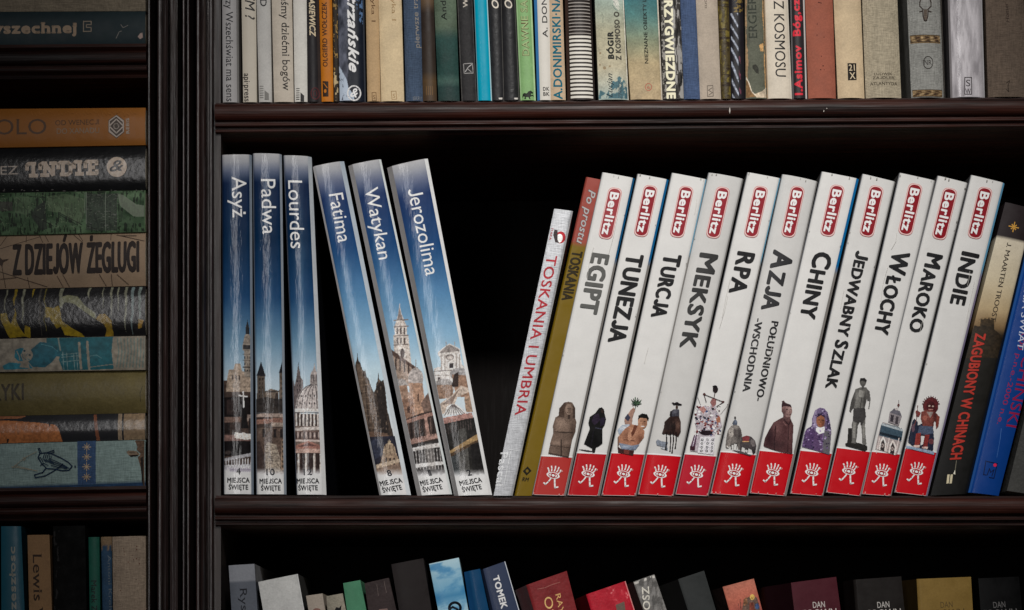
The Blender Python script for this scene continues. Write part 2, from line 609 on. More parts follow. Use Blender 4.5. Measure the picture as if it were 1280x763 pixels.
    def poly(self, pts, col, part='emblem', st=False):
        p = np.array(pts, float) if st else self.inv(pts)
        t = tessellate_polygon([[Vector((a, b, 0)) for a, b in p]])
        tri = []
        for f in t:
            a, b, c = p[f[0]], p[f[1]], p[f[2]]
            z = (b[0] - a[0]) * (c[1] - a[1]) - (b[1] - a[1]) * (c[0] - a[0])
            tri.append(f if z < 0 else f[::-1])
        self.add(part, p, tri, col)
    def ell(self, cx, cy, rx, ry, col, part='emblem', rot=0, n=20):
        a = np.linspace(0, 2 * np.pi, n, endpoint=False) ; r = math.radians(rot)
        x, y = rx * np.cos(a), ry * np.sin(a)
        self.poly(np.stack([cx + x * math.cos(r) - y * math.sin(r), cy + x * math.sin(r) + y * math.cos(r)], -1), col, part)
    def line(self, pts, w, col, part='emblem'):
        pts = [np.array(p, float) for p in pts]
        st = []; F = []
        p = [self.inv(q) for q in pts]
        for a, b in zip(p[:-1], p[1:]):
            d = b - a; L_ = np.hypot(*d)
            if L_ < 1e-6: continue
            d /= L_; nn = np.array([d[1], -d[0]]) * w / 2; e = d * w * 0.25
            i = len(st); st += [a - e - nn, b + e - nn, b + e + nn, a - e + nn]; F.append((i, i + 1, i + 2, i + 3))
        self.add(part, st, F, col)
    def ring(self, cx, cy, rx, ry, w, col, part='emblem', n=24):
        a = np.linspace(0, 2 * np.pi, n + 1)
        self.line(np.stack([cx + rx * np.cos(a), cy + ry * np.sin(a)], -1), w, col, part)
    def rect(self, s0, t0, s1, t1, col, part='band'):
        self.poly([(s0, t0), (s1, t0), (s1, t1), (s0, t1)], col, part, st=True)
    # --- finish
    def mesh(self, name, V, F, N, C, kind, root, corner=False):
        me = bpy.data.meshes.new(name)
        me.from_pydata([tuple(v) for v in V], [], F)
        at = me.color_attributes.new('Col', 'FLOAT_COLOR', 'CORNER' if corner else 'POINT')
        C = np.asarray(C); C = np.concatenate([C, np.ones((len(C), 1))], 1)
        at.data.foreach_set('color', C.astype(np.float32).ravel())
        me.polygons.foreach_set('use_smooth', [True] * len(me.polygons))
        if corner:
            me.normals_split_custom_set([tuple(n) for n in N])
        else:
            me.normals_split_custom_set_from_vertices([tuple(n) for n in N])
        me.materials.append(mat(kind))
        o = bpy.data.objects.new(name, me)
        COLL.objects.link(o)
        o.parent = root
        return o
    def done(self, kinds={}):
        root = empty(self.name, tuple(self.o), self.label, 'book', self.group)
        self.root = root
        V, F, N, C = self.cover
        self.mesh('cover', V, F, N, C, self.kind, root, True)
        # leaves
        th = self.th; e = (th + 0.4) / self.W; q = (4.0 if self.hard else 0.3) / self.H
        y0 = self.YB.max() + th + 1.0; y1 = self.depth - (5 if self.hard else 0.4)
        u = np.array([e, 1 - e]); P = []
        for v in (q, 1 - q):
            for y in (y0, y1):
                P += list(self.world(u, np.array([v, v]), np.array([y, y])) - self.o)
        # index: v(2) y(2) u(2)
        I = lambda v, y, u: v * 4 + y * 2 + u
        Fp = [(I(0, 0, 0), I(0, 0, 1), I(0, 1, 1), I(0, 1, 0)), (I(1, 0, 0), I(1, 1, 0), I(1, 1, 1), I(1, 0, 1)),
              (I(1, 0, 0), I(1, 0, 1), I(0, 0, 1), I(0, 0, 0)), (I(0, 1, 0), I(0, 1, 1), I(1, 1, 1), I(1, 1, 0)),
              (I(0, 0, 0), I(0, 1, 0), I(1, 1, 0), I(1, 0, 0)), (I(0, 0, 1), I(1, 0, 1), I(1, 1, 1), I(0, 1, 1))]
        me = bpy.data.meshes.new('page_block')
        me.from_pydata([tuple(p) for p in P], [], Fp)
        at = me.color_attributes.new('Col', 'FLOAT_COLOR', 'POINT')
        c = srgb(self.pages) * 0.8
        at.data.foreach_set('color', np.tile(np.append(c, 1), 8).astype(np.float32))
        me.materials.append(mat('page'))
        po = bpy.data.objects.new('page_block', me); COLL.objects.link(po); po.parent = root
        for nm, (V, F, N, C) in self.parts.items():
            nm = nm.split('#')[0]
            self.mesh(nm, np.concatenate(V), F, np.concatenate(N), np.concatenate(C), kinds.get(nm, self.kind), root)
        return root

class Canvas:
    """a printed picture: a fine grid of small faces lying on the spine, coloured point by point"""
    def __init__(self, bk, x0, y0, x1, y1, res=0.7, fill=False):
        self.b = bk
        nx = int((x1 - x0) / res) + 1; ny = int((y1 - y0) / res) + 1
        if fill:        # whole spine: the grid follows the edges of the spine
            c = bk.inv(np.array([(x0, y0), (x1, y0), (x1, y1), (x0, y1)], float))
            v0 = max(.002, c[:, 1].min() / bk.H); v1 = min(.998, c[:, 1].max() / bk.H)
            u = np.linspace(bk.lw + .004, 1 - bk.rw - .004, int(bk.W / res) + 2); v = np.linspace(v0, v1, int((v1 - v0) * bk.H / res) + 2)
            u, v = np.meshgrid(u, v)
            p = bk.bil(u, v); self.X, self.Y = p[..., 0], p[..., 1]
            st = np.stack([u * bk.W, v * bk.H], -1)
        else:
            self.X, self.Y = np.meshgrid(np.linspace(x0, x1, nx), np.linspace(y0, y1, ny))
            st = bk.inv(np.stack([self.X, self.Y], -1))
        self.U = st[..., 0] / bk.W; self.V = st[..., 1] / bk.H; self.st = st
        self.inside = (self.U >= bk.lw + 0.003) & (self.U <= 1 - bk.rw - 0.003) & (self.V > 0.002) & (self.V < 0.998)
        self.A = np.array(bk.paint(self.U, self.V), float).copy()
        self.M = np.full(self.X.shape, bool(fill))
        self.z(0, 0, 1)
    def z(self, ox, oy, k):
        self.ox, self.oy, self.k = ox, oy, k
        self.x = (self.X - ox) * k; self.y = (self.Y - oy) * k
        return self
    def put(self, m, col, a=1.0):
        col = np.asarray(col, float)
        aa = np.asarray(a, float)
        aa = aa[m][:, None] if aa.ndim else aa
        src = col if col.ndim == 1 else col[m]
        self.A[m] = self.A[m] * (1 - aa) + src * aa
        self.M |= m
    def inpoly(self, pts):
        p = np.array(pts, float); m = np.zeros(self.x.shape, bool)
        x, y = self.x, self.y
        j = len(p) - 1
        for i in range(len(p)):
            xi, yi = p[i]; xj, yj = p[j]
            if yi != yj:
                m ^= ((yi > y) != (yj > y)) & (x < (xj - xi) * (y - yi) / (yj - yi) + xi)
            j = i
        return m
    def poly(self, pts, col, a=1.0): self.put(self.inpoly(pts), col, a)
    def rect(self, x0, y0, x1, y1, col, a=1.0): self.put((self.x >= x0) & (self.x <= x1) & (self.y >= y0) & (self.y <= y1), col, a)
    def erase(self, pts): self.M &= ~self.inpoly(pts)
    def ell(self, cx, cy, rx, ry, col, a=1.0): self.put(((self.x - cx) / rx) ** 2 + ((self.y - cy) / ry) ** 2 <= 1, col, a)
    def line(self, pts, w, col, a=1.0):
        m = np.zeros(self.x.shape, bool)
        for (x0, y0), (x1, y1) in zip(pts[:-1], pts[1:]):
            dx, dy = x1 - x0, y1 - y0; L2_ = dx * dx + dy * dy + 1e-9
            t = np.clip(((self.x - x0) * dx + (self.y - y0) * dy) / L2_, 0, 1)
            m |= (self.x - x0 - t * dx) ** 2 + (self.y - y0 - t * dy) ** 2 <= (w / 2) ** 2
        self.put(m, col, a)
    def soft(self, cx, cy, rx, ry, col, a=0.6):
        w = (a * np.exp(-(((self.x - cx) / rx) ** 2 + ((self.y - cy) / ry) ** 2)) * self.M)[..., None]
        self.A = self.A * (1 - w) + np.asarray(col, float) * w
    def grain(self, amt=0.35, sc=0.25, seed=1, m=None, ysc=1.0):
        n = fbm(self.X * sc, self.Y * sc * ysc, seed, 4)
        f = 1 + (n - 0.5) * 2 * amt
        if m is None: m = self.M
        self.A[m] *= f[m][:, None]
    def done(self, part='illustration'):
        m = self.M & self.inside
        ny, nx = m.shape
        q = m[:-1, :-1] & m[1:, :-1] & m[:-1, 1:] & m[1:, 1:]
        ii, jj = np.nonzero(q)
        a = ii * nx + jj
        F = np.stack([a + nx, a + nx + 1, a + 1, a], -1)
        used, inv = np.unique(F, return_inverse=True)
        F = inv.reshape(F.shape)
        st = self.st.reshape(-1, 2)[used]; C = self.A.reshape(-1, 3)[used]
        if len(F):
            self.b.add(part, st, [tuple(f) for f in F.tolist()], C, bis=False)

# ================================================================== the bookcase
case = empty('bookcase', (0, 0.1, WZ(1075)), 'dark mahogany bookcase with a beaded upright and moulded shelf edges', 'bookcase')
case_inv = -np.array(case.location)

def sweep_v(name, prof, z0, z1, material):
    """vertical moulding: prof = [(x px, y px)] from left to right"""
    P = [(WX(x), y * S) for x, y in prof]
    n = len(P); zs = np.linspace(z0, z1, 30)
    V = []
    for z in zs:
        for x, y in P: V.append((x, y, WZ(z)))
    F = []
    for i in range(len(zs) - 1):
        for k in range(n):
            k2 = (k + 1) % n
            F.append((i * n + k, (i + 1) * n + k, (i + 1) * n + k2, i * n + k2))
    F.append(tuple(range(n))[::-1]); F.append(tuple((len(zs) - 1) * n + k for k in range(n)))
    o = link_mesh(name, np.array(V) + case_inv, F, material, case)
    bm = bmesh.new(); bm.from_mesh(o.data); bmesh.ops.recalc_face_normals(bm, faces=bm.faces[:]); bm.to_mesh(o.data); bm.free()
    return o

def bead(x0, x1, y, h, n=7):
    """half round from x0 to x1 standing h in front of y"""
    r = []
    for k in range(n + 1):
        a = math.pi * k / n
        r.append((x0 + (x1 - x0) * (1 - math.cos(a)) / 2, y - h * math.sin(a)))
    return r

prof = [(183.5, 330)]
prof += [(183.5, 4)] + bead(184.5, 189, 0, 3, 5) + [(189.3, 220), (196.6, 220), (196.8, 2)]
prof += bead(197, 203.5, -2, 2.5, 5) + bead(204, 211, -3, 8, 8) + [(211.2, 14), (212.6, 14)]
prof += bead(212.8, 215.6, -2, 1.2, 4) + bead(216, 219, -2, 1.2, 4) + bead(219.4, 222.6, -2, 1.4, 4) + [(222.8, 220), (227.8, 220)]
prof += bead(228, 231.6, 0, 3, 5) + [(231.8, 20), (233.4, 20)] + bead(233.6, 237.6, 0, 3.5, 5) + [(237.8, 220), (245.2, 220)]
prof += bead(245.4, 251, -2, 3, 5) + bead(251.4, 259, -4, 8.5, 8) + [(259.2, 6), (261.3, 6)] + bead(261.8, 266.8, -1, 4, 5)
prof += [(266.9, 8), (266.9, 330)]
upright = sweep_v('upright', prof, -320, 1075, WOODV)

def shelf(name, xl, xr, tl, tr, prof, back=428):
    """prof: (y px, dz px below the top line); the top line runs from tl at xl to tr at xr"""
    pts = [(back, 0)] + prof + [(back, prof[-1][1])]
    V = []; n = len(pts); xs = np.linspace(xl, xr, 40)
    for x in xs:
        top = tl + (tr - tl) * (x - xl) / (xr - xl)
        for y, dz in pts: V.append((WX(x), y * S, WZ(top + dz)))
    F = []
    for i in range(len(xs) - 1):
        for k in range(n):
            k2 = (k + 1) % n
            F.append((i * n + k, i * n + k2, (i + 1) * n + k2, (i + 1) * n + k))
    F.append(tuple(range(n))); F.append(tuple((len(xs) - 1) * n + k for k in range(n))[::-1])
    o = link_mesh(name, np.array(V) + case_inv, F, WOODH, case)
    bm = bmesh.new(); bm.from_mesh(o.data); bmesh.ops.recalc_face_normals(bm, faces=bm.faces[:]); bm.to_mesh(o.data); bm.free()
    return o

def beadz(z0, z1, y, h, n=7):
    return [(y - h * math.sin(math.pi * k / n), z0 + (z1 - z0) * (1 - math.cos(math.pi * k / n)) / 2) for k in range(n + 1)]

edge = [(3, 0), (3, 3.2)] + beadz(3.5, 24, -5, 7, 10) + [(-3, 25), (-3, 27)] + beadz(27.5, 31.5, -3, 3, 5) + [(0, 32), (0, 34)] + beadz(34.3, 38, 0, 2.2, 5) + [(4, 39), (8, 41)]
edge_l = [(-2, 0), (-3, 4)] + beadz(8, 24, 2, 6, 9) + [(5, 25)] + beadz(25.5, 34, 5, 5, 6) + [(8, 36), (10, 40)]
sh1 = shelf('shelf', 269.5, 1560, 128.4, 119.2, edge)
sh2 = shelf('shelf', 269.5, 1560, 619.4, 620.2, edge)
sh3 = shelf('shelf', 269.5, 1560, 1040, 1040, edge)
sl1 = shelf('shelf', -240, 183, 59.0, 55.2, edge_l)
sl2 = shelf('shelf', -240, 183, 614.5, 607.5, edge_l)
sl3 = shelf('shelf', -240, 183, 1040, 1040, edge_l)
# bare spots knocked into the edge of the upper shelf
m = bpy.data.materials.new('bare_wood'); m.use_nodes = True
m.node_tree.nodes['Principled BSDF'].inputs['Base Color'].default_value = (0.55, 0.5, 0.45, 1)
for (cx, cy, w, h) in ((911, 141, 1.6, 8), (1028, 142, 1.0, 2.5), (1032, 138.6, 1.2, 1.2)):
    pts = []
    for k in range(9):
        a = 2 * math.pi * k / 9; r = 0.6 + 0.5 * random.random()
        pts.append((cx + w * r * math.cos(a) * .6 + (cy - 140) * 0.1, cy + h * r * math.sin(a) * .6))
    V = [(WX(x), (-12.6 + 0.05 * abs(y - 136)) * S, WZ(y)) for x, y in pts] + [(WX(x), -10.5 * S, WZ(y)) for x, y in pts]
    n = 9
    F = [tuple(range(n))[::-1], tuple(range(n, 2 * n))] + [(k, (k + 1) % n, n + (k + 1) % n, n + k) for k in range(n)]
    ch = link_mesh('chip', np.array(V) + case_inv, F, m, sh1)

def box(name, x0, x1, y0, y1, z0, z1, material, parent):
    V = [(WX(x), y * S, WZ(z)) for z in (z0, z1) for y in (y0, y1) for x in (x0, x1)]
    F = [(0, 1, 3, 2), (4, 6, 7, 5), (0, 4, 5, 1), (2, 3, 7, 6), (0, 2, 6, 4), (1, 5, 7, 3)]
    o = link_mesh(name, np.array(V) + case_inv, F, material, parent)
    bm = bmesh.new(); bm.from_mesh(o.data); bmesh.ops.recalc_face_normals(bm, faces=bm.faces[:]); bm.to_mesh(o.data); bm.free()
    return o
box('back_panel', -240, 1560, 430, 446, -320, 1075, WOODB, case)
box('stile', 267.2, 275.6, 4, 429, -320, 1075, WOODS, case)
box('side_panel', -256, -241, 0, 446, -320, 1075, WOODV, case)
box('side_panel', 1561, 1576, 0, 446, -320, 1075, WOODV, case)

def ext(p, q, y):
    """the point at height y on the line p-q"""
    return (p[0] + (q[0] - p[0]) * (y - p[1]) / (q[1] - p[1]), y)

# ================================================================== six blue books
SKY = [(0, (158, 158, 160)), (.022, (140, 142, 148)), (.05, (84, 92, 112)), (.085, (14, 30, 58)), (.25, (6, 34, 62)), (.42, (24, 58, 94)), (.55, (92, 124, 148)), (.66, (160, 178, 190)), (.8, (190, 196, 200)), (1, (200, 200, 204))]
SKY2 = [(0, (158, 158, 160)), (.022, (140, 142, 148)), (.06, (84, 92, 116)), (.10, (28, 46, 84)), (.25, (24, 60, 102)), (.40, (74, 116, 152)), (.52, (120, 156, 182)), (.62, (168, 190, 202)), (.8, (190, 196, 200)), (1, (205, 205, 208))]
def sky(st): return lambda u, v: stops(v, st)
BG = 'blue holy place guides on the middle shelf'
def sheen_streak(cv, u0, seed, amt=0.32):  # pale streak painted where the glossy film wrap would catch light
    n = fbm(cv.X * 0.13, cv.Y * 0.03, seed, 4)
    w = np.exp(-((cv.U - u0) / 0.16) ** 2) * np.clip(n * 1.8 - 0.45, 0, 1)
    f = np.clip((cv.V - 0.02) / 0.05, 0, 1) * np.clip((0.7 - cv.V) / 0.15, 0, 1)
    a = (w * f * amt)[..., None]
    cv.A = cv.A * (1 - a) + np.array((170., 185, 200)) * a

def blue(label, tl, tr, br, bl, name, p0, p1, cap, num, st, ch, lc, rc, lab, pic, sheen_u, bulge=2.2, seed=1):
    b = Book(label, tl, tr, br, bl, (60, 90, 130), 'film', 290, bulge, 2.6, ch, lc, rc, (26, 28, 34), sky(st), rows=70, group=BG, g=1.5)  # side colour darkened to paint the cover sides as unlit
    xs = [tl[0], tr[0], br[0], bl[0]]; ys = [tl[1], tr[1]]
    cv = Canvas(b, min(xs), min(ys), max(xs), 622, 0.75, fill=True)
    sheen_streak(cv, sheen_u, seed)
    M0 = cv.M.copy(); cv.M[:] = False
    pic(cv)
    md = cv.M.copy(); cv.M = M0
    # photographic grain on the buildings only
    n = fbm(cv.X * 0.33, cv.Y * 0.42, seed + 5, 4); n2 = vn(cv.X * 0.95, cv.Y * 0.8, seed + 11)
    f = 1 + (n - 0.5) * 0.55 + (n2 - 0.5) * 0.35
    g_ = cv.A[md].mean(1, keepdims=True)
    cv.A[md] = np.clip((g_ + (cv.A[md] - g_) * 0.72) * f[md][:, None], 0, 255)
    # white foot
    a = np.clip((cv.V - 0.915 - 0.012 * n) / 0.022, 0, 1)[..., None]
    cv.A = cv.A * (1 - a) + np.array((214., 214, 216)) * a
    cv.done('cover_picture')
    b.text(name, p0, p1, cap, (236, 238, 242), 'title_lettering', bold=0.0)
    (lx, ly), (dx, dy) = lab
    q = lambda x, y: (lx + x * dx[0] + y * dy[0], ly + x * dx[1] + y * dy[1])
    wn = 5.0 * len(num) - (2 if num == '1' else 0)
    b.text(num, q(-wn / 2, -10.5), q(wn / 2, -10.5), 7.4, (34, 34, 38), 'label_lettering', bold=0.03)
    b.text('MIEJSCA', q(-13.8, 0), q(13.8, 0), 6.0, (20, 20, 24), 'label_lettering', bold=0.026)
    b.text('ŚWIĘTE', q(-12, 8.6), q(12, 8.6), 5.9, (20, 20, 24), 'label_lettering', bold=0.026)
    return b.done()

def pic_asyz(c):
    c.z(276, 400, 3.468)
    c.rect(-20, 262, 200, 760, (70, 52, 44))
    c.poly([(28, 250), (35, 215), (55, 215), (62, 190), (85, 190), (92, 222), (130, 235), (150, 240), (150, 330), (20, 330)], (150, 128, 108))
    c.poly([(102, 245), (102, 60 + 75), (94, 132), (94, 110), (103, 70), (108, 60), (108, 30), (115, 2), (122, 30), (123, 62), (130, 75), (134, 120), (134, 250)], (128, 116, 104))
    c.poly([(108, 62), (108, 32), (115, 0), (122, 32), (123, 62)], (34, 36, 42)); c.rect(96, 108, 134, 128, (48, 46, 48))
    for y in (148, 176, 205): c.line([(95, y), (136, y)], 3, (62, 54, 50))
    for y in (158, 186, 214):
        for x in (104, 116, 127): c.rect(x - 2, y, x + 2, y + 10, (40, 36, 36))
    for x in (50, 66, 80): c.ell(x, 250, 4, 12, (70, 56, 50))
    c.rect(-20, 312, 200, 335, (60, 46, 40)); c.rect(-20, 335, 200, 420, (24, 18, 18))
    c.rect(25, 345, 75, 410, (44, 32, 30)); c.rect(115, 410, 145, 440, (130, 110, 100))
    c.poly([(88, 470), (94, 380), (98, 350), (104, 380), (120, 470)], (20, 17, 18)); c.rect(120, 425, 160, 490, (44, 36, 34))
    c.line([(97, 312), (99, 378)], 6, (236, 232, 228)); c.line([(80, 328), (114, 333)], 6, (236, 232, 228))
    c.rect(-20, 420, 85, 445, (112, 84, 72)); c.rect(-20, 445, 90, 500, (60, 46, 42)); c.rect(14, 445, 40, 495, (34, 27, 26))
    c.rect(-20, 500, 200, 526, (118, 84, 76)); c.rect(-20, 524, 200, 590, (20, 16, 18))
    c.poly([(58, 500), (62, 486), (84, 492), (98, 488), (112, 494), (132, 492), (134, 516), (110, 520), (60, 512)], (210, 198, 188))
    c.ell(30, 575, 14, 9, (60, 50, 48)); c.poly([(15, 600), (140, 575), (140, 590), (15, 612)], (150, 148, 154))
    c.poly([(15, 630), (140, 626), (140, 640), (15, 645)], (180, 178, 184))
    for x in range(22, 140, 12): c.line([(x, 603), (x, 632)], 4.5, (178, 176, 182))
    c.rect(-20, 640, 200, 690, (186, 180, 192))
    for x in range(44, 130, 9): c.ell(x, 652, 5, 8, (120, 108, 132))

def pic_padwa(c):
    c.z(310, 440, 4.24)
    c.rect(-20, 330, 300, 800, (86, 66, 56))
    c.poly([(92, 330), (92, 212), (118, 196), (140, 200), (162, 206), (162, 330)], (104, 88, 74))
    c.rect(92, 205, 165, 214, (60, 52, 48))
    c.poly([(46, 320), (48, 122), (91, 126), (92, 320)], (78, 66, 56)); c.poly([(44, 126), (69, 52), (95, 130)], (26, 26, 32)); c.line([(69, 30), (69, 60)], 2.5, (30, 30, 34))
    c.poly([(164, 320), (166, 108), (200, 108), (200, 320)], (92, 78, 66)); c.poly([(163, 112), (182, 45), (200, 110)], (26, 26, 32)); c.line([(182, 25), (182, 60)], 2.5, (30, 30, 34))
    for y in range(140, 300, 22): c.rect(58, y, 66, y + 11, (40, 34, 32)); c.rect(74, y, 80, y + 11, (44, 36, 34))
    for y in range(135, 300, 26): c.rect(178, y, 186, y + 14, (46, 38, 34))
    c.ell(152, 240, 9, 24, (52, 42, 38)); c.rect(143, 240, 161, 290, (52, 42, 38))
    c.poly([(40, 250), (92, 240), (165, 250), (200, 240), (200, 330), (40, 330)], (34, 30, 30), 0.75)
    c.rect(40, 328, 200, 345, (150, 128, 116)); c.rect(40, 345, 120, 360, (60, 44, 40))
    c.poly([(40, 360), (100, 355), (190, 350), (200, 372), (40, 384)], (136, 92, 76)); c.rect(40, 384, 200, 402, (64, 50, 44))
    c.rect(60, 402, 120, 436, (92, 74, 62)); c.rect(125, 376, 192, 398, (150, 130, 116))
    for x in (76, 136, 170): c.rect(x, 408, x + 15, 455, (38, 30, 30))
    c.poly([(92, 500), (104, 478), (150, 492), (170, 560), (172, 650), (90, 650)], (150, 134, 116))
    for y in range(492, 650, 14): c.line([(92, y + 4 * math.sin(y)), (172, y + 6 + 5 * math.sin(y * 2.1))], 2.2, (82, 68, 60))
    for k in range(46):
        x = 95 + (k * 37) % 75; y = 500 + (k * 53) % 150; c.line([(x, y), (x + 2, y + 11)], 2.2, (76, 62, 56))
    c.poly([(40, 480), (60, 470), (90, 560), (92, 640), (40, 640)], (58, 44, 40)); c.poly([(176, 470), (200, 450), (200, 640), (174, 640)], (140, 112, 88))
    for y in range(470, 640, 26): c.rect(180, y, 190, y + 12, (60, 46, 40))

def pic_lourdes(c):
    c.z(310, 440, 4.24)
    c.rect(200, 330, 460, 800, (110, 90, 80))
    c.poly([(228, 330), (232, 178), (240, 150), (246, 180), (250, 165), (256, 140), (266, 62), (276, 110), (280, 138), (292, 150), (290, 300), (270, 330)], (96, 84, 84))
    for y in (150, 172, 196): c.rect(258, y, 264, y + 12, (44, 40, 44)); c.rect(272, y, 278, y + 12, (44, 40, 44))
    c.line([(267, 58), (267, 90)], 2.5, (50, 46, 50))
    # dome
    a = np.linspace(math.pi, 0, 24)
    dome = [(352 + 100 * math.cos(t), 312 - 142 * math.sin(t) ** 0.85) for t in a]
    c.poly(dome, (176, 164, 160))
    for k in np.linspace(-0.95, 0.95, 8):
        c.line([(352 + 100 * k * (1 - s * s) ** 0.5, 312 - 142 * s ** 0.9) for s in np.linspace(0, 0.98, 9)], 4, (70, 62, 64))
    for k in np.linspace(-0.8, 0.8, 7):
        for s in (0.28, 0.55): c.ell(352 + 100 * k * (1 - s * s) ** 0.5, 312 - 142 * s, 4, 6, (60, 52, 54))
    c.poly([(328, 172), (330, 128), (334, 110), (345, 95), (352, 60), (359, 95), (366, 110), (370, 128), (372, 172)], (150, 138, 134))
    for x in (337, 346, 355, 364): c.rect(x - 2, 120, x + 2, 160, (66, 58, 60))
    c.rect(248, 300, 400, 318, (200, 190, 184)); c.line([(248, 320), (400, 324)], 4, (60, 50, 50))
    for k, x in enumerate(range(252, 400, 19)):
        c.rect(x, 326, x + 8, 392, (196, 184, 176)); c.rect(x + 9, 330, x + 17, 392, (58, 46, 44))
    c.poly([(244, 402), (400, 394), (400, 412), (244, 418)], (190, 176, 168)); c.rect(240, 418, 400, 470, (112, 88, 80))
    for x in range(250, 400, 22): c.rect(x, 424, x + 9, 462, (70, 54, 52)); c.ell(x + 14, 440, 4, 16, (170, 150, 142))
    c.rect(240, 466, 400, 476, (186, 166, 158))
    c.poly([(240, 500), (318, 472), (392, 498), (392, 512), (240, 512)], (150, 96, 82)); c.poly([(262, 503), (318, 484), (372, 500)], (96, 60, 54))
    c.rect(240, 512, 400, 535, (176, 138, 124)); c.rect(240, 535, 400, 800, (48, 34, 32))
    for x in (262, 302, 346, 380): c.rect(x, 538, x + 13, 650, (206, 192, 182)); c.rect(x + 9, 538, x + 13, 650, (130, 112, 104))

def pic_fatima(c):
    c.z(420, 380, 3.18)
    P = c.poly
    P([(74, 262), (78, 232), (82, 226), (85, 194), (89, 226), (98, 236), (104, 262), (114, 268), (116, 258), (122, 288), (130, 300), (140, 330), (150, 352), (158, 340), (160, 318), (165, 306), (168, 270), (172, 300), (180, 308), (190, 300), (196, 340), (204, 420), (232, 540), (122, 540)], (62, 50, 43))
    P([(80, 238), (96, 240), (112, 300), (128, 500), (118, 500), (96, 360)], (92, 74, 60)); P([(112, 290), (128, 306), (146, 352), (160, 430), (168, 520), (140, 520)], (84, 66, 53)); P([(160, 330), (176, 310), (192, 330), (200, 420), (212, 530), (182, 530)], (40, 33, 31))
    rs = random.Random(3)
    for k in range(90):
        x = rs.uniform(80, 205); y = rs.uniform(250, 500); w = rs.uniform(2, 5)
        m = (c.x > x) & (c.x < x + w) & (c.y > y) & (c.y < y + w * 2.2) & c.M; c.put(m, rs.choice([(26, 21, 20), (34, 27, 25), (120, 98, 80), (104, 84, 68)]), .8)
    for k in range(9): c.line([(90 + k * 5, 300 + k * 24), (128 + k * 7, 296 + k * 25)], 2, (120, 98, 80), .7)
    P([(118, 505), (205, 515), (215, 540), (122, 545)], (96, 70, 54))
    P([(120, 530), (240, 525), (270, 700), (150, 700)], (36, 36, 48)); P([(130, 545), (170, 535), (190, 600), (150, 620)], (44, 48, 66))
    c.ell(212, 590, 25, 38, (150, 126, 100)); c.rect(206, 545, 217, 560, (170, 146, 116)); c.line([(212, 540), (212, 560)], 3, (170, 150, 120))
    P([(185, 600), (240, 592), (262, 670), (165, 680)], (140, 114, 90))
    for x in (196, 212, 228): c.line([(x, 560), (x + 4, 598)], 2.5, (84, 64, 50)); c.rect(x, 612, x + 7, 640, (58, 44, 38))
    P([(158, 640), (262, 612), (265, 625), (162, 655)], (176, 152, 126)); P([(160, 655), (275, 630), (285, 700), (170, 700)], (120, 96, 80))

def pic_watykan(c):
    c.z(430, 400, 3.18)
    P = c.poly
    c.z(430, 379, 3.18)
    P([(198, 180), (196, 128), (202, 126), (200, 92), (210, 66), (216, 40), (221, 0), (228, 40), (238, 66), (250, 92), (250, 126), (256, 130), (270, 260), (215, 250)], (186, 172, 162))
    for y in (66, 92, 128, 164): c.line([(198, y + 3), (254, y)], 4, (110, 96, 90))
    for x in (212, 226, 240): c.rect(x - 3, 98, x + 3, 124, (72, 62, 62)); c.rect(x - 3, 138, x + 4, 162, (84, 72, 68))
    c.ell(232, 200, 9, 20, (70, 58, 56)); c.poly([(212, 66), (221, 20), (234, 66)], (120, 106, 100))
    P([(172, 175), (200, 196), (245, 235), (290, 262), (300, 330), (180, 330)], (150, 126, 110)); P([(172, 172), (240, 222), (292, 258), (292, 272), (175, 196)], (88, 66, 58))
    for x in range(186, 290, 17): c.rect(x, 205 + (x - 186) * 0.5, x + 6, 260 + (x - 186) * .3, (66, 50, 46))
    c.ell(225, 330, 26, 30, (150, 142, 138)); c.ell(285, 300, 30, 42, (156, 146, 142)); c.line([(285, 262), (286, 225)], 3, (130, 120, 116))
    P([(200, 330), (250, 325), (262, 380), (330, 400), (320, 470), (215, 480)], (150, 112, 88)); P([(258, 318), (312, 318), (330, 460), (268, 460)], (164, 122, 96))
    c.ell(240, 380, 34, 30, (158, 122, 100)); P([(208, 380), (274, 380), (282, 460), (222, 462)], (136, 98, 78)); P([(305, 400), (350, 330), (360, 420), (330, 470)], (110, 84, 72))
    c.rect(252, 410, 262, 436, (70, 50, 44)); c.rect(292, 360, 298, 390, (84, 60, 50))
    P([(222, 470), (300, 440), (360, 425), (392, 560), (250, 580)], (54, 42, 38)); P([(225, 472), (365, 428), (368, 442), (228, 486)], (150, 106, 92)); P([(245, 545), (380, 515), (384, 534), (250, 566)], (150, 112, 100))
    for x in range(244, 370, 11): c.line([(x, 482 - (x - 244) * .25), (x + 4, 548 - (x - 244) * .22)], 4, (96, 74, 66) if x % 2 else (36, 28, 28))
    P([(318, 455), (330, 452), (342, 530), (330, 532)], (160, 118, 104))
    P([(250, 566), (400, 540), (420, 700), (280, 700)], (48, 44, 44)); P([(262, 578), (390, 552), (394, 570), (266, 590)], (190, 184, 180))
    for x in range(272, 400, 12): c.line([(x, 580), (x + 8, 660)], 3, (150, 146, 144)); 
    P([(278, 640), (404, 628), (408, 640), (282, 656)], (200, 196, 194)); P([(320, 560), (350, 556), (368, 660), (335, 664)], (150, 144, 140), 0.5)

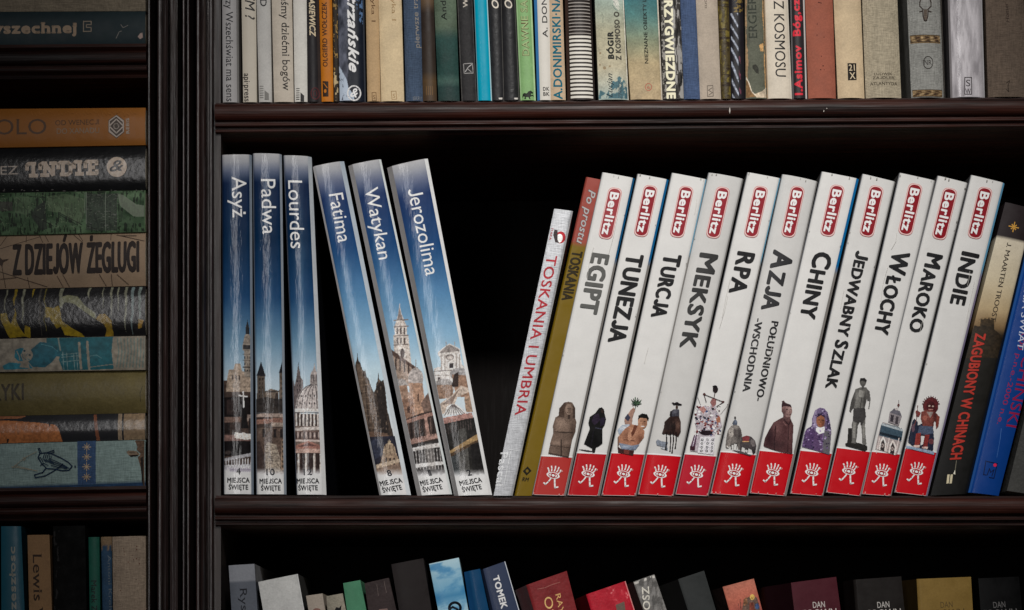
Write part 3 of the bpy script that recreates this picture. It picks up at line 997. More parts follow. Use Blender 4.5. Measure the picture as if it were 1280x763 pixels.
def pic_jero(c):
    c.z(500, 380, 3.18)
    P = c.poly
    P([(130, 320), (135, 255), (165, 250), (160, 215), (152, 205), (150, 192), (180, 168), (196, 158), (215, 166), (238, 178), (240, 200), (246, 240), (270, 262), (280, 330), (140, 360)], (196, 188, 182))
    P([(154, 196), (183, 170), (197, 162), (236, 181), (236, 188)], (130, 120, 116)); c.line([(183, 150), (184, 170)], 3, (150, 140, 136)); c.line([(217, 150), (218, 170)], 3, (150, 140, 136))
    c.ell(198, 212, 17, 12, (120, 108, 104)); c.ell(199, 214, 11, 8, (170, 160, 154)); c.rect(196, 236, 212, 256, (56, 50, 52))
    for x in (162, 176, 222, 234): c.rect(x, 202, x + 5, 268, (150, 140, 134))
    c.line([(134, 268), (250, 262)], 4, (110, 100, 96)); c.rect(150, 292, 160, 306, (70, 62, 62)); c.line([(130, 285), (240, 282)], 3, (140, 130, 124))
    c.ell(175, 320, 34, 24, (140, 134, 132)); c.ell(238, 280, 40, 26, (142, 138, 138)); P([(142, 322), (208, 322), (214, 375), (150, 380)], (134, 102, 82))
    P([(205, 280), (278, 285), (290, 370), (225, 370)], (140, 104, 82)); P([(205, 330), (215, 280), (232, 270), (232, 330)], (54, 42, 38))
    P([(155, 420), (160, 395), (205, 365), (240, 325), (275, 335), (275, 350), (228, 370), (215, 405), (170, 440)], (178, 158, 142)); P([(165, 400), (212, 365), (238, 335), (205, 400)], (126, 104, 92))
    P([(255, 372), (290, 360), (294, 430), (262, 430)], (150, 118, 94))
    P([(174, 445), (186, 408), (205, 398), (225, 400), (262, 428), (268, 436), (220, 440)], (206, 202, 198))
    for x in range(178, 268, 12): c.line([(205 + (x - 178) * 0.15, 402), (x, 441)], 3.0, (88, 78, 76))
    P([(160, 455), (285, 432), (292, 452), (166, 482)], (158, 110, 100)); P([(160, 480), (300, 450), (350, 720), (205, 720)], (36, 34, 32))
    for x in range(170, 290, 10): c.line([(x, 486 - (x - 170) * .22), (x + 3, 520 - (x - 170) * .2)], 3, (66, 56, 54))
    P([(232, 500), (262, 492), (282, 700), (232, 700)], (78, 76, 72), 0.8)
    P([(188, 590), (310, 515), (316, 545), (196, 605)], (150, 116, 70)); P([(190, 600), (316, 536), (318, 545), (194, 612)], (74, 54, 36))
    P([(190, 610), (232, 600), (240, 690), (200, 690)], (56, 60, 62)); P([(280, 560), (322, 545), (335, 660), (290, 670)], (28, 26, 26))

LG = (150, 150, 152)
blue('dark blue book lettered Asyż, first of the six at the upright', (276.5, 193.5), (314, 193), (316.5, 617.8), (279, 617.8), 'Asyż', (289.6, 221), (290.8, 272), 18, '4', SKY, (.03, .07, 2, 4), (40, 46, 60), (120, 130, 142), ((298, 603.5), ((1, 0), (0, 1))), pic_asyz, .42, seed=1)
blue('blue book lettered Padwa, between Asyż and Lourdes', (315.4, 191.5), (351.6, 192.3), (357.5, 618), (319.8, 618), 'Padwa', (326.3, 224), (328.3, 293), 18, '10', SKY, (.03, .07, 2, 4), (90, 96, 108), (140, 148, 158), ((338.4, 604.6), ((1, -.01), (.01, 1))), pic_padwa, .45, seed=2)
blue('blue book lettered Lourdes with a white right edge', (353.8, 194), (389, 195.3), (407.5, 618.4), (370.3, 618.4), 'Lourdes', (360, 225.5), (363.4, 310.5), 18, '12', SKY, (.03, .13, 2, 5), (80, 86, 98), lambda v: (150 + 60 * v, 156 + 56 * v, 162 + 52 * v), ((385, 604.4), ((1, -.01), (.02, 1))), pic_lourdes, .45, seed=3)
blue('blue book lettered Fatima tilting left beside the gap after Lourdes', (390.6, 208), (429.6, 200.6), (513.4, 618.6), (474, 619), 'Fatima', (411, 243.5), (422.8, 304), 17.5, '8', SKY2, (.06, .13, 3, 4), (168, 166, 166), lambda v: (150 + 40 * v, 160 + 36 * v, 170 + 30 * v), ((489.6, 605.5), ((.985, -.17), (.17, .985))), pic_fatima, .35, seed=4)
blue('blue book lettered Watykan with a white bell tower', (435, 206.4), (476, 198.5), (565, 617.8), (521.4, 619.6), 'Watykan', (455.6, 236.2), (473.6, 325), 17, '1', SKY2, (.13, .06, 4, 3), (128, 126, 126), (196, 202, 208), ((540, 605), ((.985, -.17), (.17, .985))), pic_watykan, .35, seed=5)
blue('widest blue book lettered Jerozolima, right end of the blue row', (483.6, 208.8), (534.5, 197.4), (615, 618.6), (567.4, 619.8), 'Jerozolima', (509.3, 237.5), (532.5, 345.5), 17.5, '2', SKY2, (.12, .08, 4, 3), (112, 110, 110), lambda v: (200 + 10 * v, 204 + 8 * v, 208 + 4 * v), ((589.2, 605), ((.985, -.17), (.17, .985))), pic_jero, .40, seed=6)

# ================================================================== white guidebooks
WG = 'white guidebooks with red feet leaning in a row'
RED = (182, 14, 26)
def walker(b, cx, cy, k=1.0, col=(244, 238, 232)):
    """the little walking eye at the foot of the spine, leaning with the book"""
    def q(x, y): return (cx + k * (x * .97 - y * .21), cy + k * (x * .21 + y * .97))
    P = 'walking_eye_emblem'
    for (x0, y0, x1, y1) in ((-6, -5.5, -8.5, -10), (-3, -7, -4.5, -13), (0.4, -7.5, 0.6, -14), (3.5, -7, 5, -13.4), (6, -5.2, 8, -10.5)):
        b.line([q(x0, y0), q((x0 + x1) / 2 + .4, (y0 + y1) / 2), q(x1, y1)], 1.55 * k, col, P)
    a = np.linspace(0, 2 * np.pi, 22)
    b.poly([q(8.5 * math.cos(t), -2 + 4.1 * math.sin(t) * abs(math.sin(t)) ** .15) for t in a[:-1]], col, P)
    b.line([q(5.6 * math.cos(t), -2 + 2.8 * math.sin(t)) for t in a], 1.0 * k, RED, P)
    b.line([q(2.6 * math.cos(t), -2 + 2.2 * math.sin(t)) for t in a], 1.2 * k, RED, P)
    b.line([q(-2, 2.6), q(-4.2, 7), q(-7, 11), q(-9.6, 9.6)], 1.7 * k, col, P)
    b.line([q(3, 2.6), q(4, 7), q(5.5, 12.6), q(9, 11.2)], 1.9 * k, col, P)
    b.ring(*q(9.6, -9.4), .9, .9, .5, (230, 170, 165), P, 8)

def pill(b, y0, y1, fade=0):
    """the red logo pill running down the spine"""
    W = b.W
    def at_y(y):
        lo, hi = 0.0, b.H * .4
        for _ in range(30):
            m = (lo + hi) / 2
            if b.bil(.5, m / b.H)[1] < y: lo = m
            else: hi = m
        return lo
    t0, t1 = at_y(y0), at_y(y1)
    c = W * .5 + 0.3
    def rr(h, e):
        p = []
        for cx, cy, a0 in ((c - h + 6.5, t0 + 6.5 - e, 180), (c + h - 6.5, t0 + 6.5 - e, 270), (c + h - 6.5, t1 - 6.5 + e, 0), (c - h + 6.5, t1 - 6.5 + e, 90)):
            for k in range(6):
                a = math.radians(a0 + 18 * k); p.append((cx + 6.5 * math.cos(a), cy + 6.5 * math.sin(a)))
        return p
    b.poly(rr(8.9, .9), (190, 128, 126), 'logo', st=True)
    b.poly(rr(8.3, .3), (222, 196, 192), 'logo', st=True)
    b.poly(rr(7.6, -.5), (128 + fade * 8, 14 + fade * 18, 28 + fade * 14), 'logo', st=True)
    p0 = b.bil((c - 5.0) / W, (t0 + 5.5) / b.H); p1 = b.bil((c - 5.0) / W, (t1 - 5) / b.H)
    b.text('Berlitz', p0, p1, 10.3, (240, 234, 228), 'logo', bold=0.034)

def guide(label, tl, tr, br, bl, title, y0, y1, c1, c2, py0, py1, yred, pic, box_, ink=(26, 26, 28), rc=None, lc=None, tone=206, extra=None, band=RED, ch=(.02, .035, 1, 2), fade=0, sb=None, bulge=0.9):
    b = Book(label, tl, tr, br, bl, (tone, tone - 1, tone - 3), 'gloss', 250, bulge, 5 if bulge < 2 else 2.6, ch, lc or (120, 122, 126), rc or (150, 148, 146), (70, 70, 72), rows=40, group=WG, g=1.22, bow=random.Random(title + 'b').uniform(-1.1, 1.1))  # edge strips and sides greyed to paint the shade between books
    xl = lambda y: bl[0] + (tl[0] - bl[0]) * (bl[1] - y) / (bl[1] - tl[1])
    # red foot
    tA = b.inv((xl(yred), yred))[1]
    b.rect(b.W * b.lw + .2, tA, b.W * (1 - b.rw) - .2, b.H - .4, band, 'red_foot')
    b.line([b.bil(b.lw, (tA - 1.0) / b.H), b.bil(1 - b.rw, (tA - 1.0) / b.H)], 1.6, (232, 230, 228), 'red_foot')
    mid = b.bil(.49, (tA + b.H) / 2 / b.H)
    walker(b, mid[0], mid[1] + 1, 1.0)
    pill(b, py0, py1, fade)
    sb = (b.W - c2) / 2 - 0.5 if sb is None else sb
    def at(y):
        lo, hi = 0.0, b.H
        for _ in range(40):
            m = (lo + hi) / 2
            if b.bil(sb / b.W, m / b.H)[1] < y: lo = m
            else: hi = m
        return b.bil(sb / b.W, lo / b.H)
    b.stext(title, at(y0), at(y1), c1, c2, ink, bold=0.036)
    if extra: extra(b)
    cv = Canvas(b, *box_, .5)
    pic(cv)
    g_ = cv.A[cv.M].mean(1, keepdims=True)
    cv.A[cv.M] = np.clip((g_ - 92) * 1.3 + 86 + (cv.A[cv.M] - g_) * 0.85, 4, 250)
    cv.done('illustration')
    rs = random.Random(title)
    def st(s, t): return b.bil(s / b.W, t / b.H)
    def fleck(s, t, r, col):
        b.poly([st(s + r * (.5 + rs.random()) * math.cos(k * 1.05), t + r * 1.5 * (.5 + rs.random()) * math.sin(k * 1.05)) for k in range(6)], col, 'scuff#%d' % b.layer)
    lo, hi = b.W * b.lw + .8, b.W * (1 - b.rw) - .8
    for k in range(3):
        s = rs.choice((lo, hi)) + rs.uniform(-.3, .3); t = rs.uniform(4, b.H - 58); fleck(s, t, rs.uniform(.3, .7), rs.choice(((150, 146, 140), (120, 118, 114), (176, 172, 166))))
    for k in range(5):
        fleck(rs.choice((lo, hi, rs.uniform(lo, hi))), b.H - rs.uniform(1.0, 2.4), rs.uniform(.4, .9), (206, 150, 146))
    for k in range(2): fleck(rs.uniform(lo, hi), rs.uniform(1.0, 3.0), rs.uniform(.4, .9), (140, 136, 130))
    for k in range(rs.randint(0, 2)):
        s0 = rs.uniform(lo + 3, hi - 3); t0_ = rs.uniform(8, b.H * .55); l = rs.uniform(14, 60)
        b.line([st(s0, t0_), st(s0 + rs.uniform(-1.5, 1.5), t0_ + l / 2), st(s0 + rs.uniform(-2, 2), t0_ + l)], .4, (188, 185, 180), 'crease#%d' % k)
    return b.done()

def pic_seated(c):
    c.z(640, 440, 4); P = c.poly
    P([(260, 253), (282, 249), (302, 253), (318, 282), (316, 330), (323, 350), (318, 400), (302, 440), (296, 470), (284, 531), (180, 510), (188, 470), (200, 440), (206, 400), (203, 370), (216, 328), (232, 318), (236, 282)], (104, 84, 72))
    P([(236, 284), (260, 253), (272, 252), (262, 290), (262, 330), (232, 326)], (84, 66, 56)); P([(306, 262), (318, 284), (316, 332), (304, 330)], (76, 60, 51))
    for k in range(5): c.line([(238 + k, 285 + k * 9), (260, 290 + k * 9)], 2, (66, 52, 45)); c.line([(305, 290 + k * 9), (317, 292 + k * 9)], 2, (58, 46, 40))
    c.ell(284, 289, 18, 27, (136, 112, 96)); c.soft(292, 292, 10, 20, (84, 66, 56), .6); c.line([(274, 282), (281, 283)], 3, (56, 44, 38)); c.line([(288, 284), (296, 284)], 3, (56, 44, 38)); c.line([(285, 284), (284, 297)], 2, (86, 68, 58)); c.line([(276, 305), (292, 306)], 2.5, (70, 54, 46)); P([(278, 316), (292, 316), (289, 338), (280, 338)], (70, 55, 47))
    P([(222, 332), (262, 335), (278, 345), (300, 336), (316, 345), (312, 400), (216, 396)], (118, 96, 82)); c.soft(245, 360, 30, 26, (142, 118, 102), .7); c.soft(305, 390, 16, 50, (70, 56, 48), .7); c.line([(214, 400), (250, 404), (305, 404)], 4, (70, 56, 48)); c.line([(262, 338), (278, 352), (298, 340)], 2.5, (74, 58, 50))
    P([(204, 410), (252, 412), (250, 470), (188, 462)], (112, 90, 77)); c.soft(222, 455, 22, 12, (140, 116, 100), .8); c.soft(276, 455, 20, 12, (128, 104, 90), .8); c.line([(246, 440), (246, 522)], 4, (60, 48, 41)); c.line([(190, 468), (288, 480)], 3, (66, 52, 45))
    c.soft(205, 500, 16, 30, (122, 100, 86), .5); c.soft(290, 500, 12, 40, (66, 52, 45), .7); c.line([(184, 506), (284, 527)], 4, (64, 51, 44)); c.grain(.22, 1.1, 3)
def pic_robed(c):
    c.z(610, 400, 3.18); P = c.poly
    P([(360, 513), (400, 518), (425, 524), (400, 526), (362, 517)], (70, 68, 70))
    P([(440, 350), (452, 347), (462, 356), (464, 372), (470, 395), (464, 420), (456, 432), (456, 492), (442, 503), (430, 508), (425, 528), (414, 530), (412, 512), (400, 505), (380, 494), (395, 455), (404, 432), (398, 410), (404, 385), (426, 370)], (18, 16, 22))
    P([(420, 380), (440, 372), (446, 400), (424, 420), (412, 405)], (52, 40, 60)); P([(446, 390), (466, 388), (462, 418), (446, 424)], (44, 36, 58)); c.ell(454, 364, 5, 8, (60, 44, 38)); c.line([(428, 430), (452, 434)], 2.5, (70, 70, 92))
    c.line([(420, 440), (410, 500)], 3, (40, 36, 46)); c.grain(.3, 1, 4)
def pic_pair(c):
    c.z(640, 440, 4); P = c.poly
    for k in range(14):
        a = k * 0.45; l = 20 + (k * 7) % 12; c.line([(622, 262), (622 + l * math.cos(a), 250 + l * .8 * math.sin(a))], 6, ((44, 72, 54), (66, 98, 70), (30, 50, 40))[k % 3])
    c.line([(624, 250), (612, 300)], 5, (60, 78, 60))
    P([(592, 290), (608, 276), (616, 290), (604, 330), (600, 370), (566, 372), (560, 340), (574, 318)], (150, 112, 96)); P([(562, 330), (578, 308), (592, 330), (580, 350)], (60, 62, 84)); P([(526, 390), (548, 366), (586, 362), (596, 380), (560, 410), (534, 412)], (140, 152, 168)); c.soft(560, 380, 20, 10, (190, 196, 204), .7)
    P([(564, 386), (598, 362), (632, 368), (664, 394), (660, 430), (632, 466), (596, 476), (548, 470), (528, 456), (534, 420)], (160, 106, 78)); c.soft(600, 400, 22, 18, (186, 132, 100), .8); c.soft(640, 440, 16, 26, (104, 62, 46), .7); c.soft(575, 420, 14, 26, (112, 70, 54), .6)
    P([(612, 366), (628, 368), (612, 410), (588, 440), (578, 430), (600, 398)], (112, 62, 44)); c.line([(560, 440), (610, 446)], 4, (92, 54, 40)); c.ell(588, 424, 10, 22, (176, 122, 92))
    c.ell(653, 350, 25, 36, (170, 120, 90)); c.soft(664, 356, 12, 26, (120, 78, 58), .6); P([(628, 345), (632, 318), (650, 307), (676, 312), (685, 330), (682, 350), (672, 334), (640, 330)], (24, 22, 24)); c.line([(640, 348), (649, 348)], 3, (44, 30, 26)); c.line([(660, 349), (669, 350)], 3, (44, 30, 26)); c.line([(644, 372), (662, 374)], 3.5, (232, 222, 214)); c.line([(654, 350), (653, 362)], 2, (120, 78, 60))
    P([(532, 455), (600, 470), (640, 462), (618, 492), (548, 488)], (104, 116, 138)); c.soft(570, 474, 24, 8, (150, 160, 176), .7); P([(526, 470), (548, 486), (612, 494), (606, 520), (530, 505)], (74, 44, 42)); P([(560, 488), (588, 492), (584, 514), (560, 510)], (120, 56, 48)); P([(522, 430), (534, 420), (536, 470), (524, 478)], (124, 90, 74)); c.grain(.25, 1.2, 5)
def pic_rider(c):
    c.z(640, 440, 4); P = c.poly
    P([(718, 448), (728, 436), (748, 446), (782, 452), (776, 466), (780, 492), (768, 494), (756, 476), (724, 468)], (112, 120, 134)); P([(740, 474), (770, 480), (768, 492), (744, 484)], (150, 154, 162))
    P([(796, 254), (806, 251), (814, 256), (818, 250), (832, 252), (836, 256), (852, 262), (848, 270), (830, 268), (806, 266)], (38, 34, 36)); c.ell(824, 277, 8, 10, (78, 58, 50))
    P([(806, 288), (836, 288), (838, 326), (796, 330), (786, 316), (794, 296)], (66, 66, 76)); c.soft(815, 300, 10, 14, (104, 104, 114), .6); P([(790, 298), (800, 296), (798, 330), (788, 326)], (40, 38, 46))
    P([(786, 326), (836, 322), (846, 352), (846, 398), (832, 428), (818, 420), (800, 412), (790, 418), (770, 410), (756, 414), (748, 408), (758, 380), (762, 350)], (64, 46, 42)); c.soft(830, 370, 14, 26, (120, 88, 74), .7); c.soft(780, 370, 16, 30, (44, 32, 32), .6); P([(796, 340), (812, 338), (818, 380), (812, 402), (800, 400), (794, 370)], (50, 36, 34)); c.soft(806, 352, 6, 10, (96, 72, 62), .6)
    for x0, x1, y1 in ((772, 768, 488), (792, 790, 496), (806, 800, 504), (820, 816, 482)): c.line([(x0, 404), (x0 + 1, 446), (x1, y1)], 7, (42, 31, 32)); c.line([(x1 - 3, y1), (x1 + 4, y1)], 5, (30, 24, 26))
    c.grain(.3, 1.1, 6)
def pic_costume(c):
    c.z(840, 460, 4.767); P = c.poly
    P([(140, 280), (150, 250), (180, 222), (222, 232), (240, 205), (262, 208), (262, 250), (285, 280), (300, 350), (270, 375), (256, 400), (250, 520), (105, 495), (125, 440), (150, 390), (135, 330)], (160, 150, 158))
    rs = random.Random(4)
    for k in range(150):
        x = rs.uniform(136, 290); y = rs.uniform(225, 400); r = rs.uniform(3, 8)
        c.ell(x, y, r, r * .8, rs.choice([(216, 212, 216), (226, 222, 226), (120, 40, 44), (60, 76, 120), (40, 44, 66), (150, 92, 84), (30, 28, 36)]))
    P([(225, 205), (240, 178), (262, 186), (264, 216), (245, 236)], (140, 88, 86)); P([(162, 246), (186, 228), (204, 250), (186, 276)], (164, 110, 104)); P([(262, 300), (286, 290), (288, 325), (266, 330)], (160, 96, 70))
    c.ell(258, 128, 17, 22, (50, 40, 42)); c.ell(256, 112, 16, 8, (34, 28, 32)); c.line([(256, 146), (250, 180)], 7, (64, 42, 40))
    c.line([(190, 158), (244, 180), (306, 204)], 7, (60, 38, 40)); c.line([(190, 158), (204, 206)], 7, (66, 40, 40)); c.line([(306, 204), (266, 232)], 7, (60, 38, 40)); c.line([(154, 178), (170, 222)], 5, (40, 34, 40)); c.line([(334, 222), (290, 276)], 5, (70, 48, 50))
    c.ell(192, 157, 9, 8, (90, 52, 50)); c.ell(305, 203, 8, 7, (90, 52, 50)); c.ell(334, 220, 6, 6, (120, 80, 78))
    c.ell(204, 388, 38, 16, (50, 36, 44)); P([(170, 410), (256, 410), (246, 520), (150, 508)], (190, 186, 194))
    for x in (180, 212, 242):
        for y in range(430, 510, 22): c.ell(x - (y - 430) * .08, y, 7, 8, (44, 40, 56)); c.ell(x - (y - 430) * .08, y, 3, 4, (200, 200, 206))
    P([(108, 470), (130, 400), (150, 395), (135, 495), (106, 492)], (92, 60, 84)); c.line([(120, 480), (140, 400)], 4, (180, 170, 186)); P([(106, 465), (138, 470), (134, 496), (106, 490)], (70, 36, 50))
    c.grain(.3, 1.2, 7)
def pic_elephants(c):
    c.z(840, 460, 4.767); P = c.poly
    P([(320, 440), (326, 400), (334, 368), (352, 345), (378, 338), (400, 346), (412, 368), (418, 400), (416, 440), (410, 484), (392, 486), (388, 452), (372, 450), (368, 486), (350, 486), (346, 450), (338, 478), (326, 482), (318, 470)], (108, 101, 97))
    P([(336, 372), (352, 352), (366, 362), (366, 400), (354, 416), (340, 404)], (150, 142, 134)); P([(366, 362), (384, 368), (384, 410), (370, 414)], (88, 80, 78)); P([(342, 404), (354, 412), (350, 450), (340, 480), (328, 482), (334, 440)], (122, 114, 108)); c.line([(338, 478), (328, 466)], 4, (200, 190, 180)); c.ell(350, 384, 3, 4, (40, 34, 34))
    c.soft(400, 400, 14, 50, (66, 60, 60), .8); c.soft(380, 352, 20, 10, (146, 138, 130), .6); c.line([(388, 450), (384, 484)], 5, (62, 56, 56)); c.line([(352, 450), (354, 484)], 5, (70, 64, 62))
    P([(404, 446), (416, 412), (444, 402), (474, 410), (496, 432), (504, 462), (498, 506), (482, 518), (474, 486), (456, 478), (452, 510), (436, 508), (432, 476), (418, 470), (414, 494), (402, 490)], (78, 72, 74)); P([(418, 414), (444, 404), (462, 410), (458, 440), (424, 444)], (134, 56, 62)); c.line([(420, 440), (458, 440)], 4, (196, 150, 90)); P([(470, 424), (492, 434), (496, 466), (480, 470), (468, 450)], (110, 102, 102)); c.soft(470, 500, 30, 14, (40, 38, 40), .7)
    P([(345, 488), (372, 490), (414, 496), (452, 512), (484, 520), (464, 526), (400, 508)], (84, 82, 84))
    c.erase([(356, 456), (366, 456), (364, 486), (358, 486)]); c.erase([(436, 484), (450, 488), (448, 504), (440, 502)])
    c.ell(376, 297, 7, 9, (52, 44, 46)); P([(360, 338), (364, 316), (374, 307), (384, 310), (390, 322), (388, 342)], (70, 80, 98)); c.soft(380, 322, 6, 10, (110, 122, 142), .7); c.line([(364, 322), (354, 340)], 4, (84, 66, 58))
    c.grain(.3, 1.2, 8)

def pic_bust(c):
    c.z(940, 440, 3.765); P = c.poly
    P([(52, 440), (60, 405), (78, 368), (100, 332), (134, 312), (152, 305), (182, 314), (196, 346), (193, 400), (190, 482), (150, 476), (108, 466), (58, 448)], (88, 56, 58)); P([(146, 292), (182, 298), (180, 326), (160, 330), (144, 318)], (98, 68, 68))
    P([(138, 262), (144, 248), (166, 246), (186, 256), (190, 282), (182, 304), (166, 310), (150, 300), (140, 282)], (138, 104, 100)); c.soft(150, 286, 10, 22, (86, 58, 60), .8); c.soft(176, 270, 8, 10, (172, 140, 132), .7); P([(138, 264), (140, 232), (150, 228), (158, 240), (182, 248), (188, 262), (170, 258), (150, 256)], (66, 44, 50)); c.line([(140, 232), (168, 246)], 5, (88, 62, 64))
    c.line([(160, 272), (168, 272)], 2.6, (52, 34, 38)); c.line([(177, 273), (184, 274)], 2.6, (52, 34, 38)); c.line([(174, 274), (176, 286)], 2, (104, 74, 72)); c.line([(162, 294), (174, 298), (182, 294)], 2.6, (70, 42, 46)); c.ell(142, 276, 4, 8, (108, 78, 76))
    c.soft(84, 400, 22, 50, (58, 36, 42), .8); c.soft(118, 360, 22, 40, (122, 84, 82), .7); c.soft(176, 390, 10, 60, (112, 76, 74), .6); c.line([(150, 318), (172, 344), (184, 322)], 4, (58, 36, 42)); c.line([(172, 344), (168, 472)], 3, (62, 40, 44)); c.line([(110, 350), (104, 462)], 4, (54, 34, 40)); c.line([(146, 330), (160, 346)], 5, (116, 80, 78)); c.soft(120, 440, 40, 16, (62, 40, 44), .5); c.grain(.2, 1.0, 9)
def pic_scarf(c):
    c.z(940, 440, 3.765); P = c.poly
    P([(234, 448), (240, 390), (256, 362), (280, 348), (282, 312), (296, 274), (318, 262), (340, 266), (356, 284), (366, 322), (374, 372), (370, 430), (364, 486), (300, 466)], (104, 88, 124)); P([(284, 330), (296, 278), (306, 270), (300, 320), (304, 350), (286, 356)], (132, 116, 150)); P([(350, 290), (366, 326), (372, 372), (352, 370)], (70, 58, 92)); P([(256, 364), (286, 352), (300, 380), (280, 460), (238, 446)], (84, 60, 104)); P([(340, 372), (372, 376), (366, 484), (330, 474)], (96, 92, 100)); P([(296, 378), (330, 384), (330, 474), (282, 460)], (92, 66, 108))
    c.ell(322, 326, 20, 30, (156, 96, 66)); P([(300, 312), (310, 290), (336, 290), (346, 312), (324, 300)], (54, 44, 72)); c.soft(334, 336, 10, 22, (104, 58, 42), .7); c.line([(311, 320), (318, 321)], 3, (34, 24, 24)); c.line([(328, 322), (336, 323)], 3, (34, 24, 24)); c.line([(323, 322), (322, 334)], 2, (120, 70, 52)); c.line([(316, 344), (328, 345)], 3, (120, 50, 46)); P([(300, 350), (320, 358), (342, 352), (340, 380), (316, 388), (300, 372)], (212, 208, 218))
    rs = random.Random(5)
    for k in range(130):
        x, y = rs.uniform(236, 372), rs.uniform(266, 482)
        m = (((c.x - x) / 4) ** 2 + ((c.y - y) / 3.2) ** 2 < 1) & c.M & ((((c.x - 322) / 24) ** 2 + ((c.y - 330) / 36) ** 2) > 1); c.put(m, rs.choice([(170, 158, 190), (52, 38, 72), (128, 98, 156), (60, 44, 84)]), .8)
    c.grain(.2, 1.1, 10)
def pic_standing(c):
    c.z(960, 400, 3.18); P = c.poly
    P([(305, 492), (330, 478), (394, 500), (396, 516), (386, 524), (308, 502)], (52, 50, 48))
    P([(346, 275), (366, 268), (392, 268), (398, 290), (392, 320), (384, 352), (388, 380), (386, 420), (388, 460), (392, 494), (374, 498), (372, 450), (368, 400), (358, 440), (348, 492), (330, 490), (334, 440), (330, 400), (338, 352), (342, 320)], (104, 102, 98))
    P([(346, 278), (362, 272), (352, 310), (340, 352), (330, 370), (322, 362), (330, 320)], (76, 74, 72)); P([(392, 272), (404, 284), (408, 316), (402, 356), (394, 352), (394, 320)], (88, 86, 84)); c.ell(377, 248, 13, 16, (92, 90, 86)); P([(362, 246), (366, 232), (384, 230), (394, 240), (390, 250), (376, 242)], (50, 48, 48)); c.line([(377, 262), (376, 272)], 10, (84, 82, 80))
    P([(336, 352), (386, 350), (390, 384), (372, 420), (334, 400)], (70, 68, 68)); P([(362, 280), (386, 284), (380, 310), (360, 306)], (134, 132, 126)); c.line([(372, 310), (366, 350)], 3, (66, 64, 62)); P([(338, 410), (350, 410), (346, 470), (336, 470)], (130, 128, 122)); P([(376, 420), (384, 420), (384, 470), (376, 470)], (128, 126, 120)); P([(318, 430), (334, 430), (332, 494), (314, 490)], (56, 54, 52)); c.soft(352, 300, 8, 40, (140, 138, 132), .6); c.soft(384, 330, 8, 50, (58, 56, 55), .7); c.soft(356, 440, 8, 50, (60, 58, 56), .6); c.erase([(357, 420), (366, 405), (371, 450), (371, 490), (352, 488)]); c.erase([(394, 322), (402, 322), (398, 350), (390, 352)]); c.erase([(331, 362), (339, 352), (336, 400), (330, 420)]); c.grain(.22, 1.2, 11)
def pic_minaret(c):
    c.z(1080, 460, 4.77); P = c.poly
    P([(66, 484), (78, 420), (100, 338), (112, 322), (200, 350), (232, 372), (226, 420), (196, 522)], (150, 138, 136)); P([(88, 404), (104, 330), (205, 352), (234, 374), (222, 440)], (62, 84, 100)); P([(90, 396), (94, 382), (226, 416), (222, 434)], (38, 50, 62)); P([(102, 342), (106, 330), (232, 366), (230, 380)], (150, 160, 166))
    for k in range(9): P([(104 + k * 14, 333 + k * 4), (111 + k * 14, 322 + k * 4), (116 + k * 14, 336 + k * 4)], (120, 128, 134))
    P([(142, 325), (152, 262), (178, 246), (216, 262), (226, 290), (206, 350)], (128, 120, 124)); P([(152, 266), (180, 240), (214, 258), (226, 292)], (96, 94, 104)); P([(160, 280), (178, 284), (172, 325), (154, 320)], (64, 58, 66)); P([(190, 288), (206, 292), (200, 340), (184, 334)], (74, 68, 74)); P([(184, 252), (184, 238), (202, 236), (206, 256)], (170, 162, 160)); c.line([(204, 238), (207, 190)], 3.5, (70, 50, 50)); c.ell(205, 222, 8, 10, (104, 60, 58))
    for x, y in ((112, 450), (170, 470)):
        P([(x - 26, y + 40), (x - 18, y - 10), (x + 2, y - 42), (x + 22, y), (x + 16, y + 52)], (204, 188, 180)); P([(x - 16, y + 40), (x - 10, y - 4), (x + 2, y - 24), (x + 12, y + 4), (x + 8, y + 50)], (66, 58, 60)); c.ell(x - 2, y + 14, 7, 12, (168, 150, 144)); c.ell(x - 2, y + 14, 3, 7, (50, 44, 48))
    for x in (85, 142, 200): c.line([(x + 8, 420), (x - 12, 510)], 5, (196, 178, 172))
    c.grain(.25, 1.2, 12)
